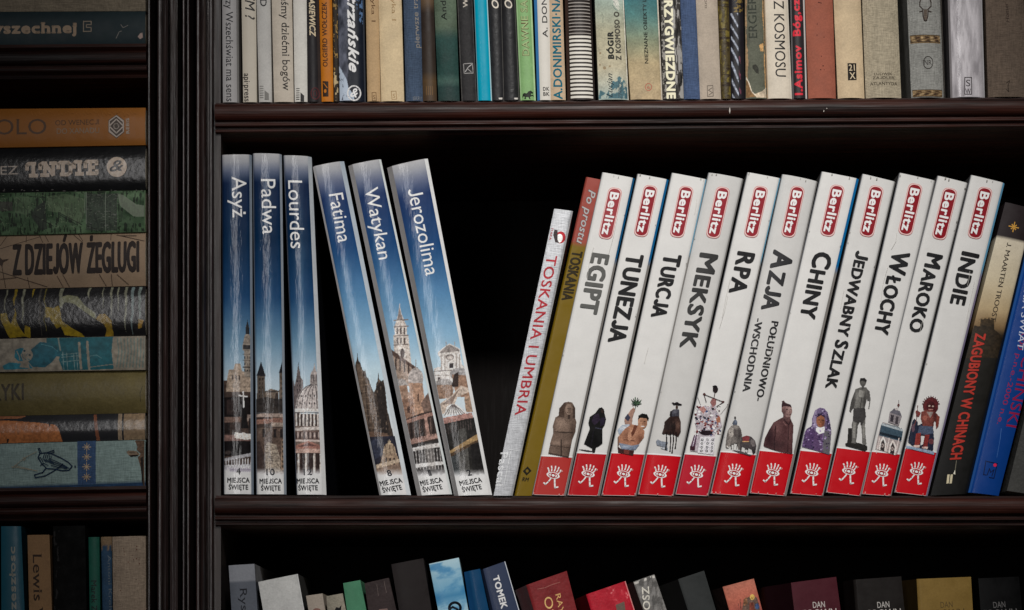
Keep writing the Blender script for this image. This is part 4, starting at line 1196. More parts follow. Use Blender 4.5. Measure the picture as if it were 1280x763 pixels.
def pic_deity(c):
    c.z(1080, 460, 4.77); P = c.poly
    P([(244, 478), (252, 462), (420, 500), (418, 520)], (120, 140, 166)); P([(262, 445), (270, 340), (300, 300), (330, 330), (410, 350), (418, 420), (412, 496), (300, 476)], (44, 50, 72))
    P([(352, 250), (348, 222), (360, 196), (376, 180), (404, 172), (430, 184), (444, 210), (442, 246), (428, 266), (370, 262)], (104, 40, 44))
    for k in range(11):
        a = math.radians(190 + k * 16); c.line([(398 + 40 * math.cos(a), 224 + 42 * math.sin(a)), (398 + 52 * math.cos(a), 224 + 56 * math.sin(a))], 7, (96, 44, 48))
    c.ell(398, 232, 26, 30, (84, 34, 38)); c.ell(388, 228, 6, 5, (176, 150, 136)); c.ell(410, 230, 6, 5, (176, 150, 136)); c.line([(386, 248), (410, 250)], 5, (180, 120, 110))
    P([(340, 262), (366, 252), (420, 258), (440, 280), (430, 340), (410, 360), (350, 350), (336, 300)], (124, 62, 54)); P([(372, 262), (412, 264), (394, 300)], (140, 130, 124)); c.ell(362, 300, 14, 16, (150, 80, 66)); c.ell(414, 308, 14, 16, (150, 80, 66))
    P([(340, 268), (318, 252), (306, 256), (310, 290), (328, 292)], (130, 54, 50)); c.line([(320, 225), (314, 300), (290, 370)], 6, (110, 60, 60)); P([(436, 280), (452, 290), (444, 350), (428, 370), (424, 340)], (140, 62, 50))
    P([(330, 345), (410, 350), (418, 390), (360, 400), (318, 390)], (74, 86, 110)); P([(310, 392), (338, 388), (334, 450), (322, 468), (300, 464)], (150, 54, 48)); P([(362, 400), (390, 400), (376, 470), (350, 472)], (140, 48, 46)); c.ell(400, 440, 16, 16, (110, 60, 66)); P([(296, 462), (332, 462), (330, 476), (294, 474)], (190, 160, 150)); P([(346, 470), (380, 472), (378, 486), (344, 480)], (190, 160, 150))
    c.ell(292, 360, 10, 24, (96, 70, 84)); c.soft(420, 300, 14, 60, (70, 34, 36), .7); c.soft(372, 290, 16, 20, (160, 90, 76), .5); c.soft(350, 440, 8, 40, (90, 34, 36), .6); c.erase([(418, 322), (424, 318), (428, 356), (412, 366)]); c.erase([(318, 300), (334, 296), (336, 336), (322, 342)]); c.erase([(340, 405), (360, 404), (350, 455), (338, 462)]); c.grain(.3, 1.2, 13)

B1, B2 = (40, 120, 168), (120, 168, 196)
def strip(c, v1, after=(140, 136, 132)): return lambda v: c if v < v1 else after  # lower part greyed to paint the dark gap beside the book
guide('white guidebook lettered EGIPT with a seated stone figure', (752.7, 215.3), (793.5, 222.8), (707.6, 619.9), (665, 618.6), 'EGIPT', 317, 394, 21, 21, 236, 298, 570.5, pic_seated, (682, 500, 722, 580), (86, 86, 84), strip((26, 92, 138), .27), band=(166, 50, 46), fade=2, ch=(.02, .06, 1, 3))
guide('white guidebook lettered TUNEZJA with a figure in a black robe', (796.7, 217.3), (836.0, 224.6), (750, 620.2), (709, 619.2), 'TUNEZJA', 317.6, 430, 20, 20, 233, 295, 566.7, pic_robed, (722, 505, 762, 572), rc=strip((24, 104, 158), .27), band=(168, 20, 28), ch=(.02, .07, 1, 3), fade=.5)
guide('white guidebook lettered TURCJA with a man and green leaves', (839.6, 216), (883.4, 224.3), (795.6, 620.2), (751.6, 619.3), 'TURCJA', 317.6, 398, 20.5, 17.5, 234, 296, 566.7, pic_pair, (772, 495, 812, 570), rc=strip((120, 170, 196), .25), fade=.8)
guide('white guidebook lettered MEKSYK with a horse rider, greyer than the rest', (885.7, 215.3), (929.6, 223.2), (842.4, 620.4), (797.2, 618), 'MEKSYK', 316.8, 438, 21.5, 18.5, 235, 297, 568, pic_rider, (816, 498, 856, 572), (50, 50, 50), tone=192, fade=1.2, bulge=3.2)
guide('white guidebook lettered RPA with a patterned dancer', (934.2, 215.3), (975.8, 223), (886, 620.4), (844, 618), 'RPA', 315, 369, 20.5, 19.5, 234, 296, 568, pic_costume, (858, 478, 916, 572), rc=strip((110, 168, 196), .27), band=(172, 26, 44), fade=.8)
def azja(b):
    b.text('POŁUDNIOWO-', (964.6, 401.5), (944.4, 500.5), 8.6, (40, 40, 42), 'title_lettering', bold=0.02)
    b.text('-WSCHODNIA', (944.8, 398), (928.2, 489), 8.6, (40, 40, 42), 'title_lettering', bold=0.02)
guide('white guidebook lettered AZJA with two elephants', (977.9, 217.3), (1022.6, 226.5), (935.4, 620.4), (888, 617), 'AZJA', 313, 389.5, 24, 19.5, 234, 295.7, 565, pic_elephants, (900, 515, 950, 572), (44, 44, 46), tone=194, extra=azja, fade=1, sb=11, bulge=3.4)
guide('white guidebook lettered CHINY with a stone bust', (1027, 214.4), (1074, 223.6), (983.4, 620.4), (937, 616.4), 'CHINY', 315, 400, 21.5, 18, 232.6, 294.5, 563.6, pic_bust, (950, 495, 995, 572), rc=strip((20, 112, 172), .3), ch=(.02, .07, 1, 3), fade=.8)
guide('white guidebook lettered JEDWABNY SZLAK with a girl in a purple scarf', (1078, 217.3), (1119.6, 227.4), (1029.4, 620.4), (987.7, 617), 'JEDWABNY SZLAK', 313.8, 487, 15.5, 13, 233.7, 295, 563.5, pic_scarf, (1000, 505, 1042, 572), tone=200)
guide('white guidebook lettered WŁOCHY with a grey statue', (1124.4, 216), (1169.6, 226), (1076.4, 620.4), (1032.4, 615.5), 'WŁOCHY', 313.8, 419, 20.5, 16.5, 231, 293, 560, pic_standing, (1054, 468, 1094, 570), tone=202)
guide('white guidebook lettered MAROKO with a tiled tower', (1172, 219.6), (1210.4, 229), (1114.6, 620.4), (1077, 617.7), 'MAROKO', 316.7, 416.5, 18.5, 15.5, 236.6, 298.6, 565, pic_minaret, (1092, 495, 1132, 572), tone=202)
guide('white guidebook lettered INDIE with a red idol, last beside the dark book', (1213.7, 218.7), (1256.4, 229), (1160, 620.4), (1118, 615.5), 'INDIE', 315, 382, 20.5, 17.5, 235.5, 297.5, 561, pic_deity, (1128, 493, 1180, 572), rc=strip((110, 176, 214), .28, (150, 140, 170)), ch=(.02, .06, 1, 3), tone=204)

# ------------------------------------------------------------------ the other books of the middle shelf
b = Book('thin silver paperback lettered TOSKANIA I UMBRIA beside the empty gap', (692.8, 261), (716.2, 264), (640.6, 619.8), (617, 619.8), (176, 178, 182), 'metal', 240, .6, 4, (.0, .05, 0, 1), None, (210, 210, 212), None, None, group='thin Tuscany guides', g=1.15)
b.text('TOSKANIA I UMBRIA', (684.0, 319.5), (643.5, 519), 12.5, (150, 28, 40), bold=0.018)
b.ell(700.5, 297, 6.5, 7.5, (156, 22, 34), rot=12); b.ell(699.2, 298.2, 4, 5.6, (216, 214, 212), rot=12); b.poly([(693, 287), (697, 288), (697, 300), (699, 304), (694, 303), (691.5, 294)], (44, 34, 36)); b.text('ITAKA', (689.2, 285.5), (686.4, 300), 2.6, (150, 28, 40), 'emblem', bold=.02)
b.text('Pascal', (626.0, 566), (619.6, 607.5), 9, (208, 210, 212), 'publisher_mark', bold=.02); b.line([(638.5, 564), (629.5, 609)], .8, (206, 208, 210), 'publisher_mark'); b.line([(636, 562.5), (647, 563.5)], .8, (206, 208, 210), 'publisher_mark')
b.done()
def tosk(u, v): return np.where((v < .213)[..., None], np.array((150., 70, 60)), np.array((116., 94, 22)))
b = Book('narrow mustard and rust paperback lettered Po prostu TOSKANIA', (732.6, 220.8), (752.0, 224.6), (664.4, 619.8), (643, 619.8), (116, 94, 22), 'gloss', 235, .5, 4, (.05, 0, 2, 0), None, None, None, tosk, rows=60, group='thin Tuscany guides', g=1.1, y0=2)
b.text('Po prostu', (736.0, 237), (720.4, 303.5), 9.6, (86, 70, 70), bold=.05, shear=.25)
b.text('Po prostu', (736.2, 237), (720.6, 303.5), 9.5, (176, 172, 172), bold=.015, shear=.25)
b.text('TOSKANIA', (716.0, 313.5), (702.3, 374.5), 12.5, (38, 29, 5), 'title_lettering', bold=.035)
b.poly([(659.5, 583), (664.5, 588.5), (658.2, 594.5), (653.5, 589)], (24, 20, 8)); b.ell(659, 588.8, 1.8, 2, (116, 94, 22)); b.text('RM', (652.5, 601.3), (660, 601.8), 4.6, (24, 20, 8), 'emblem', bold=.03)
b.done()
TR = [(0, (36, 28, 30)), (.118, (36, 28, 30)), (.122, (196, 186, 166)), (.25, (190, 178, 152)), (.36, (170, 150, 116)), (.42, (120, 96, 66)), (.45, (30, 28, 24)), (1, (22, 22, 22))]
b = Book('black and cream book leaning on the guidebooks, lettered ZAGUBIONY W CHINACH', (1257, 252.5), (1294, 262), (1209.6, 617.5), (1163.4, 619.6), (30, 30, 30), 'satin', 260, 2.0, 3, (0, .05, 0, 3), None, (24, 24, 24), None, sky(TR), rows=90, group='books at the right end of the middle shelf', g=1.25)
cv = Canvas(b, 1200, 378, 1270, 450, .6)
cv.z(1110, 200, 3.47); cv.poly([(350, 745), (372, 715), (398, 722), (404, 690), (416, 692), (420, 686), (432, 690), (438, 686), (446, 695), (460, 690), (462, 735), (500, 765), (540, 770), (540, 860), (300, 860)], (44, 36, 26)); cv.ell(430, 700, 40, 20, (96, 74, 46), .25); cv.grain(.4, .5, 3); cv.done()
c0 = (1267.2, 284); 
for k in range(8):
    a = k * math.pi / 4 + .2; b.line([c0, (c0[0] + (6.2 if k % 2 == 0 else 4) * math.cos(a), c0[1] + (6.2 if k % 2 == 0 else 4) * math.sin(a))], 1.4, (190, 142, 60), 'star_emblem')
b.text('J. MAARTEN TROOST', (1259.0, 303), (1238.2, 401.5), 6.2, (56, 48, 40), 'author_lettering', serif=.035)
b.text('ZAGUBIONY W CHINACH', (1219.8, 417), (1187.6, 574.5), 12.5, (168, 50, 40), bold=.03)
b.line([(1185.5, 594), (1184.4, 604)], 2.6, (200, 190, 160), 'publisher_mark'); b.line([(1189.5, 594), (1188.2, 604)], 2.6, (200, 190, 160), 'publisher_mark'); b.poly([(1191.5, 592.5), (1193.8, 587), (1194, 593.5)], (220, 214, 196), 'publisher_mark'); b.line([(1195.4, 576), (1193.8, 588)], .7, (120, 116, 100), 'publisher_mark')
b.done()
b = Book('glossy cobalt blue book with red lettering near the right end', (1299, 250), (1341, 262), (1248.8, 619.9), (1211.4, 615.5), (12, 56, 124), 'gloss', 270, 3, 2.4, (.06, 0, 3, 0), (40, 84, 150), None, None, None, rows=30, group='books at the right end of the middle shelf', g=1.25)
b.text('SMOK CHIŃSKI', (1295.5, 372), (1257.5, 533.5), 14, (140, 26, 62), serif=.03)
b.text('1000 p.n.e.-2000 n.e.', (1279, 411), (1246.2, 530), 6.2, (140, 30, 70), 'subtitle_lettering', serif=.02)
b.text('HISTORIA ŚWIAT', (1285.6, 318), (1271.2, 437.5), 7.5, (190, 196, 214), 'series_lettering', serif=.03, shear=.1)
b.line([(1232.5, 576), (1229.5, 593.5), (1233, 594)], 1.2, (12, 24, 60)); b.line([(1233.5, 577), (1246.6, 579.8), (1242.4, 598), (1236.5, 597)], 1.2, (12, 24, 60)); b.text('M', (1233.4, 594), (1240.2, 595.6), 9, (12, 24, 60), 'emblem'); b.ell(1243.8, 581.6, 2.2, 2.2, (200, 40, 80))
b.line([(1250.5, 547), (1246, 572)], .6, (60, 100, 160), 'crease'); b.line([(1251.5, 536), (1250, 550)], .6, (70, 110, 170), 'crease')
b.done()
b = Book('dark grey book cut off at the right end of the middle shelf', (1345, 262), (1385, 272), (1300, 619.9), (1259, 613.5), (64, 64, 62), 'worn', 260, 2, 3, group='books at the right end of the middle shelf', g=1.2)
b.done()

# ================================================================== books of the upper shelf
TG = 'books standing on the upper shelf'
def up(label, x0, x1, x2, x3, col, kind='matte', bulge=1.5, pw=3, g=1.25, **kw):
    """x0,x1: spine edges where the photograph ends above; x2,x3: on the shelf"""
    sl = lambda x: 128.4 + (119.2 - 128.4) * (x - 269.5) / 1290.5
    yb = sl((x2 + x3) / 2) - .3
    tl = (x0 + (x0 - x2) / yb * 215, -215 + random.uniform(-30, 10)); tr = (x1 + (x1 - x3) / yb * 215, tl[1])
    return Book(label, tl, tr, (x3, yb), (x2, yb), col, kind, kw.pop('depth', 280), bulge * 1.7, pw, g=g, group=TG, bow=random.uniform(-.7, .7), **kw)
DK = (40, 38, 38)
b = up('grey paperback asking about the universe, leftmost on the upper shelf', 277.9, 298, 278.4, 298.6, (160, 158, 158), 'gloss', 1.2, rows=24, ch=(0, .12, 0, 2), rc=(120, 118, 116))
b.text('Czy Wszechświat ma sens', (281.9, -8), (283.0, 127), 9, (28, 28, 32), bold=.006); b.done()
b = up('cream paperback with a question mark and api press at its foot', 301.5, 319.5, 303.8, 320.8, (190, 182, 168), 'gloss', 1)
b.text('PROBLEM ?', (305.8, -60), (306.6, 24.5), 12, DK, bold=.01, shear=.25); b.text('api·press', (304.8, 92), (305.6, 127), 8, DK, 'publisher_mark', bold=.012); b.done()
def mark(b, x, y, w=6, h=14, c=(70, 68, 66)):
    for k in range(6): b.line([(x, y + k * h / 6), (x + w * .55, y + k * h / 6)], .9, c, 'publisher_mark')
    b.poly([(x + w * .75, y + h * .3), (x + w * 1.4, y + h * .55), (x + w * 1.4, y + h), (x + w * .75, y + h)], c, 'publisher_mark')
b = up('light grey paperback with a single large letter above its foot mark', 320.2, 337.6, 323.6, 339.8, (182, 180, 176), 'satin', 1.2)
b.text('PÓŁ D', (325, -30), (325.4, 8), 8, (50, 50, 52), bold=.02); mark(b, 324.8, 108, 8, 17, (120, 118, 114)); b.done()
b = up('wide cream book asking about children of gods in serif letters', 339.8, 365.2, 342.3, 367, (188, 178, 164), 'satin', 1.4)
b.text('Czy jesteśmy dziećmi bogów', (350.4, -50), (353.8, 113.5), 9.5, (34, 30, 28), serif=.04, bold=.006); b.done()
b = up('plain off-white paperback between the cream and black spines', 366, 382.8, 368.3, 384.2, (204, 201, 194), 'satin', 1)
mark(b, 370.4, 111, 7, 16, (40, 38, 38)); b.done()
b = up('black book with pale slanted capitals and a dull red emblem', 383.4, 398.4, 384.6, 401.4, (42, 40, 42), 'satin', 1.5, ch=(0, .2, 0, 2), rc=(54, 46, 44))
b.text('ŁUKASIEWICZ', (386.0, -20), (387.2, 45.5), 6.5, (206, 190, 160), bold=.03, shear=.25); b.ring(394, 117, 5, 7, 1.4, (92, 50, 52)); b.ring(394, 117, 2, 3.5, 1, (92, 50, 52)); b.done()
b = up('narrow orange book with brown capitals reading upward', 398.8, 414.8, 402, 416.6, (178, 106, 26), 'satin', 1)
b.text('OLGIERD WOŁCZEK', (409.4, 83.5), (408.2, 3), 6.2, (62, 30, 10), bold=.025); b.poly([(403.2, 101.5), (410.5, 102), (410.6, 121), (403.6, 121)], (44, 28, 18)); b.ell(406.5, 114, 1.6, 2.4, (178, 106, 26)); b.line([(404.5, 104), (409, 110)], 1, (178, 106, 26)); b.done()
b = up('thin speckled black book beside the orange spine', 415.2, 421.6, 417.0, 423.4, (52, 46, 40), 'worn', .8)
cv = Canvas(b, 414, -2, 424, 128, .6); n = fbm(cv.X * .5, cv.Y * .28, 3); cv.put(n > .58, (150, 122, 72)); cv.put((n > .52) & (cv.Y > 90), (190, 170, 130)); cv.done(); b.done()
def tatra(u, v): return stops(v, [(0, (40, 46, 62)), (.5, (34, 40, 54)), (.62, (24, 29, 40)), (1, (22, 26, 36))])
b = up('navy photographic book with a white slanted script title and round emblem', 422.3, 455.0, 424.4, 457.0, (30, 36, 48), 'gloss', 2, ch=(.0, .05, 0, 2), rc=(60, 64, 72), paint=tatra)
cv = Canvas(b, 421, -3, 458, 128, .55, fill=True); n = fbm(cv.X * .16, cv.Y * .07, 8, 5); m = (cv.X < 433 + 4 * n) & (n > .25); cv.A[m] = cv.A[m] * .45 + np.array((120., 122, 134)) * .55 * n[m][:, None] * 1.9
cv.z(420, 0, 5.87); fl = fbm(cv.X * .5, cv.Y * .25, 9, 4)
m = cv.inpoly([(20, 480), (45, 520), (80, 590), (90, 640), (130, 700), (140, 760), (20, 760)]) & (fl > .34); cv.put(m, (190, 204, 220), .85)
m = cv.inpoly([(140, 0), (205, 0), (205, 200), (170, 150), (150, 60)]) & (fl > .5); cv.put(m, (90, 120, 160), .9); cv.M[:] = True; cv.done('cover_picture')
b.text('Tatrzańskie', (433.6, -28), (436.8, 90), 12, (232, 230, 226), bold=.035, shear=.42); b.ring(442.6, 116.6, 8, 9, 1.8, (232, 230, 226)); b.text('&', (438, 121), (446.6, 122), 11, (232, 230, 226), 'emblem', bold=.02, shear=.3); b.done()
b = up('tan book with a dark stamped heading, narrower of the tan pair', 457, 472.8, 459.2, 475.6, (176, 148, 112), 'matte', 1.5, rows=10)
b.text('fantastyka 1', (463.6, -40), (464.6, 28), 4.6, (92, 66, 44), serif=.05); b.line([(465, 116), (470, 116), (470.4, 126), (465.4, 126), (465, 116)], .8, (110, 84, 58)); b.text('S', (466.4, 124), (469.2, 124), 5, (110, 84, 58), 'emblem'); b.done()
b = up('cream book with a faded brown heading, wider of the tan pair', 472.8, 501.4, 476.4, 505, (198, 178, 144), 'matte', 2)
b.text('fantastyka 1', (488.4, -40), (490.2, 26.5), 5, (150, 122, 86), serif=.05); b.line([(489, 114.5), (495, 114), (496, 124), (490, 124.5), (489, 114.5)], .8, (156, 128, 92)); b.text('S', (491, 122.5), (494.2, 122.5), 5, (156, 128, 92), 'emblem'); b.done()
b = up('slate blue cloth book with grey lettering reading upward', 503.2, 525.6, 507.2, 528.6, (64, 78, 98), 'cloth', 2.5)
b.text('pierwsze trz', (524.6, 59.5), (521.8, -3), 6.4, (134, 128, 120), bold=.01); b.text('ISKRY', (516.5, 125.5), (527.5, 125.3), 4.5, (120, 122, 124), 'publisher_mark'); b.done()
def brown(u, v): return stops(v, [(0, (88, 70, 52)), (.66, (92, 74, 56)), (.70, (46, 38, 34)), (.90, (50, 42, 36)), (.93, (80, 62, 42)), (1, (66, 52, 40))])
b = up('dark brown dust jacket between the slate blue and green spines', 525.6, 541.8, 528.6, 546, (60, 48, 40), 'satin', 1.8, rows=60, paint=brown)
for k in range(4): b.line([(533 + k * 2.4, 108), (533.4 + k * 2.4, 119)], .9, (104, 80, 52), 'publisher_mark')
b.done()
def teal(u, v): return stops(v, [(0, (84, 98, 82)), (.73, (84, 98, 82)), (.77, (40, 66, 62)), (.9, (36, 62, 58)), (.93, (66, 92, 84)), (.95, (38, 60, 58)), (1, (40, 58, 56))])
b = up('grey green book darker at its foot, lettering reading upward', 543, 570.4, 548, 574.4, (60, 84, 76), 'worn', 2.2, rows=80, paint=teal)
b.text('Andrzej', (558.4, 25.4), (556, -22), 6.8, (22, 28, 24), bold=.015); b.done()
b = up('charcoal book with a small framed bird mark', 572, 590.8, 577, 596, (46, 45, 46), 'worn', 1.5, ch=(.06, .05, 1, 1), rc=(80, 78, 78), lc=(84, 82, 80))
b.text('WY', (584.6, 9.4), (584, -8), 5.6, (200, 192, 180), bold=.02); b.line([(579.4, 80), (590.6, 79.2), (591.4, 91.4), (580.2, 92), (579.4, 80)], .9, (150, 148, 146)); b.line([(581.5, 90), (585.5, 84), (589.6, 80.8)], 1, (170, 168, 166)); b.line([(584, 86), (589, 90)], 1, (150, 148, 146)); b.done()
b = up('bright cyan book with pale edges', 592, 609.2, 597.2, 615, (0, 142, 168), 'gloss', 1, ch=(.05, .07, 1, 1), lc=(120, 160, 170), rc=(170, 200, 206)); b.done()
for lab, a in (('black paperback with a bent white letter, beside the cyan spine', (610.2, 626.4, 615.2, 630.2)), ('black paperback with a white letter, beside the pale green spine', (627, 643.4, 630.6, 649.6))):
    b = up(lab, *a, (36, 36, 38), 'leather', 1.6, ch=(0, .06, 0, 1.5), rc=(96, 94, 92))
    xb = a[1] - 3.2
    b.text('ON', (xb, 10.4), (xb - .9, -12), 8.4, (206, 198, 184), bold=.02, shear=.25)
    b.poly([(a[3] - 7, 122.5), (a[3] - 2, 122), (a[3] - 2.6, 124.4), (a[3] - 6.4, 124.4)], (200, 196, 190)); b.done()
b = up('pale green paperback with a prancing horse at its foot', 644.8, 664.6, 650.6, 669.8, (122, 160, 106), 'satin', 1.2, ch=(.08, .1, 1, 1), lc=(150, 182, 134), rc=(160, 188, 140))
b.text('DAWNE SAGI', (661.4, 69.5), (658.4, -12), 8.4, (84, 62, 36), bold=.04); b.text('DAWNE SAGI', (661.4, 69.5), (658.4, -12), 8.4, (150, 172, 120))
c = [(653.4, 118), (655, 116.4), (658.6, 117), (660.4, 114.6), (663.2, 113.4), (666.4, 115.4), (666.2, 117.2), (664, 117), (663.6, 119), (666.6, 118.6), (667.2, 121), (665.6, 120), (663, 121), (662.4, 123), (664, 124), (661.6, 124.2), (660.6, 121.6), (657.4, 121.6), (657.6, 124), (655.4, 124), (656, 121), (654.4, 120.6), (652.8, 122.4)]
b.poly(c, (28, 34, 26)); b.done()
b = up('white paperback with a blue left edge, author in black reading upward', 667, 686.2, 671.8, 688.4, (196, 192, 184), 'gloss', 1, ch=(.2, 0, 2, 0), lc=(52, 106, 156))
b.text('A. DONIMIRSKI', (684.6, 46.6), (681.6, -50), 6.8, (24, 22, 22), bold=.02); b.text('DK', (679, 113.6), (686.4, 113.4), 4.4, (60, 58, 56), 'publisher_mark', bold=.03); b.text('BK', (679.3, 120), (686.7, 119.8), 4.4, (60, 58, 56), 'publisher_mark', bold=.03); b.done()
b = up('beige paperback with large teal capitals reading upward', 686.2, 703.4, 688.4, 707.2, (180, 158, 132), 'matte', 1.2)
b.text('A.DONIMIRSKI·NAD', (703.0, 124), (699.2, -18), 9.4, (16, 92, 110), bold=.025); b.done()
b = up('book with thin black and white stripes across its spine', 707, 740, 709.4, 744.4, (44, 38, 36), 'gloss', 2.2, ch=(.1, .07, 3, 2), lc=(58, 44, 38), rc=(40, 34, 32))
for k in range(16): b.rect(b.W * .12, b.H - 5.0 - k * 5.0, b.W * .925, b.H - 2.2 - k * 5.0, (206, 202, 192), 'stripes')
for k in range(20): b.rect(b.W * .12, b.H - 83.6 - k * 4.2, b.W * .925, b.H - 82.4 - k * 4.2, (150, 144, 138), 'stripes')
b.done()
PALE = [(0, (150, 166, 154)), (.62, (150, 168, 158)), (.75, (166, 162, 138)), (.88, (178, 170, 146)), (.95, (170, 172, 158)), (1, (150, 164, 158))]
b = up('pale stained book with dark blotchy letters, right of the striped spine', 743.4, 779.6, 748.6, 786, (180, 180, 164), 'worn', 1.5, ch=(0, .03, 0, 1), rc=(220, 214, 200), paint=sky(PALE))
cv = Canvas(b, 742, -3, 788, 128, .6, fill=True); cv.z(740, 0, 5.87)
f = fbm(cv.X * .3, cv.Y * .14, 21, 5); m = cv.inpoly([(40, 760), (60, 660), (110, 690), (150, 600), (200, 560), (240, 590), (265, 660), (265, 760)]) & (f > .47); cv.put(m, (56, 92, 104), .85)
m = cv.inpoly([(130, 0), (205, 0), (205, 90)]) & (fbm(cv.X * .6 - cv.Y * .3, cv.Y * .1, 4) > .5); cv.put(m, (210, 206, 196), .8)
cv.line([(70, 90), (82, 120), (78, 165)], 4, (120, 126, 112)); cv.line([(150, 40), (172, 70), (190, 80)], 4, (90, 110, 108)); cv.line([(160, 10), (180, 50)], 3, (80, 104, 104))
for (x, y, r) in ((60, 390, 8), (92, 500, 12), (58, 475, 6), (130, 488, 7)): cv.ell(x, y, r, r, (132, 110, 82), .7)
cv.M[:] = True; cv.done('cover_picture')
b.text('BÓGIR', (767.2, 73.5), (766.2, 40), 6.4, (36, 38, 36), bold=.06); b.text('Z KOSMOSO O', (776.6, 75), (773.6, 15), 6.0, (74, 72, 64), 'subtitle_lettering', bold=.05)
b.text('Lucjan', (765.6, 122), (765.4, 92), 7, (38, 46, 50), 'author_lettering', shear=.4); b.text('ZNICZ', (777.4, 124), (777, 101), 4.4, (70, 84, 90), 'author_lettering', shear=.3); b.done()
NZ = [(0, (50, 96, 104)), (.6, (54, 104, 110)), (.68, (78, 118, 116)), (.78, (130, 136, 112)), (.86, (166, 150, 118)), (1, (178, 158, 126))]
b = up('book fading from teal to sand, small black capitals reading upward', 780, 822.8, 788.4, 828.4, (160, 150, 122), 'worn', 1.5, ch=(0, .04, 0, 1.5), rc=(210, 200, 184), paint=sky(NZ), rows=80)
b.text('NIEZNANE OBIEKTY LATAJĄCE', (810.4, 79.5), (806.4, -36), 4.5, (22, 24, 22), bold=.025); b.ring(810.6, 109, 4, 4.4, .8, (190, 100, 84)); b.text('e', (808.8, 111), (812.4, 111), 4, (190, 100, 84), 'emblem'); b.done()
b = up('black and white creased book with ragged white capitals', 825.6, 850.4, 829, 855, (58, 56, 54), 'gloss', 1.5)
cv = Canvas(b, 824, -3, 856, 128, .55, fill=True); f = fbm(cv.X * .35, cv.Y * .06, 31, 5); cv.put(((f > .55) & (cv.U > .55)), (168, 166, 162), .8); cv.put(((f < .40) & (cv.U > .5)), (22, 22, 22), .8); cv.put((fbm(cv.X * .5, cv.Y * .3, 3) > .58) & (cv.U < .2), (180, 176, 168), .7); cv.put((f < .33) & (cv.U < .6), (24, 22, 22), .8); cv.M[:] = True; cv.done('cover_picture')
b.text('PRZYGWIEZDNE', (830.2, -8), (834.0, 123), 9.5, (226, 214, 186), bold=.05); b.done()
b = up('plain denim blue cloth book', 851, 870.4, 855.4, 875.4, (68, 84, 114), 'cloth', 1.6, rows=10); b.done()
b = up('greyish tan book with a small framed mark at its foot', 870.4, 897.2, 875.4, 901.6, (164, 152, 138), 'matte', 1.8)
b.text('ons', (880.6, -1), (881, 11), 4, (84, 76, 70), shear=.2); b.line([(884, 107.5), (891, 107), (891.6, 120.5), (884.6, 121), (884, 107.5)], .8, (96, 88, 80)); b.line([(890, 110), (885.5, 113), (890.5, 116), (886, 119)], .8, (96, 88, 80)); b.done()
b = up('narrow dark olive mottled book', 897.4, 911.6, 902.2, 914, (66, 56, 32), 'leather', 1.5)
cv = Canvas(b, 896, -3, 915, 126, .6); f = fbm(cv.X * .4, cv.Y * .12, 44, 4); cv.put(f > .5, (92, 82, 36), .8); cv.put(f > .6, (116, 102, 46), .7); cv.put(fbm(cv.X * .1, cv.Y * .3, 2) > .62, (38, 28, 22), .8); cv.done(); b.done()
b = up('black book with a grey plaited rope picture', 911.6, 929.8, 914, 931.4, (28, 26, 30), 'gloss', 1.5)
cv = Canvas(b, 910, -3, 933, 126, .5); s = np.sin(cv.X * .75 - cv.Y * .38 + 1.2 * np.sin(cv.Y * .07)); w = (cv.U < .62 - .2 * (cv.V - .7)) & (cv.U > .08) & (cv.Y > 16); cv.put(w & (s > .1), (84, 90, 104)); cv.put(w & (s > .75), (150, 156, 168)); cv.put((cv.Y < 16) & (fbm(cv.X * .4, cv.Y * .4, 6) > .45) & (cv.U > .3), (110, 92, 48)); cv.put((np.abs(cv.U - .66) < .08) & (s < -.2) & (cv.Y > 70), (96, 52, 66)); cv.grain(.5, .6, 7); cv.done(); b.done()
b = up('torn olive grey book with peeling tan edges', 931.4, 954.4, 932.4, 958.6, (88, 90, 78), 'worn', 1.5)
cv = Canvas(b, 930, -3, 960, 126, .55); e = .86 + .14 * fbm(cv.Y * .05, cv.X * .02, 5); cv.put(cv.U > e, (170, 134, 92)); cv.put(cv.U < .13 * fbm(cv.Y * .08, cv.X * .02, 7) * 1.6, (148, 122, 92)); cv.z(860, 0, 5.87)
cv.poly([(416, 570), (440, 590), (460, 660), (500, 712), (430, 720), (412, 640)], (120, 92, 62)); cv.line([(420, 560), (446, 600), (468, 670), (510, 715)], 9, (200, 190, 172)); cv.poly([(490, 690), (540, 670), (575, 640), (575, 720), (500, 720)], (186, 170, 148)); cv.poly([(520, 330), (556, 310), (556, 380), (530, 380)], (190, 150, 100))
cv.line([(456, 420), (532, 416), (538, 560), (460, 566), (456, 420)], 3, (52, 54, 46)); cv.line([(460, 462), (534, 458)], 3, (52, 54, 46)); cv.poly([(470, 480), (500, 470), (520, 500), (520, 545), (500, 540), (470, 500)], (50, 50, 44)); cv.grain(.25, .5, 3); cv.done('torn_edges')
b.text('ERGIERT', (946.6, 47.5), (944.4, -14), 9.5, (50, 54, 46), bold=.01); b.done()
b = up('cream book with tall black capitals ending in KOSMOSU', 956, 986, 959.4, 990.4, (196, 186, 170), 'satin', 1.5, ch=(.04, .05, 1, 1.5), lc=(168, 148, 124), rc=(214, 206, 192))
b.text('LUDZIE I-Z KOSMOSU', (965.4, -70), (969.6, 96), 12.5, (34, 32, 32), bold=.004); b.done()
b = up('black book with red typewriter letters reading upward and white edges', 988, 1006, 991, 1009.4, (42, 38, 40), 'gloss', 1.4, ch=(.08, .12, 1.5, 2), lc=(96, 94, 96), rc=(190, 188, 186))
b.text('I.Asimov  Bóg,czło', (1003.2, 118.5), (998.4, -14), 8.6, (196, 44, 58), bold=.045); b.done()
b = up('worn terracotta book, right of the red lettered black spine', 1006.6, 1041, 1011, 1045.4, (142, 84, 68), 'matte', 2.5, rows=10)
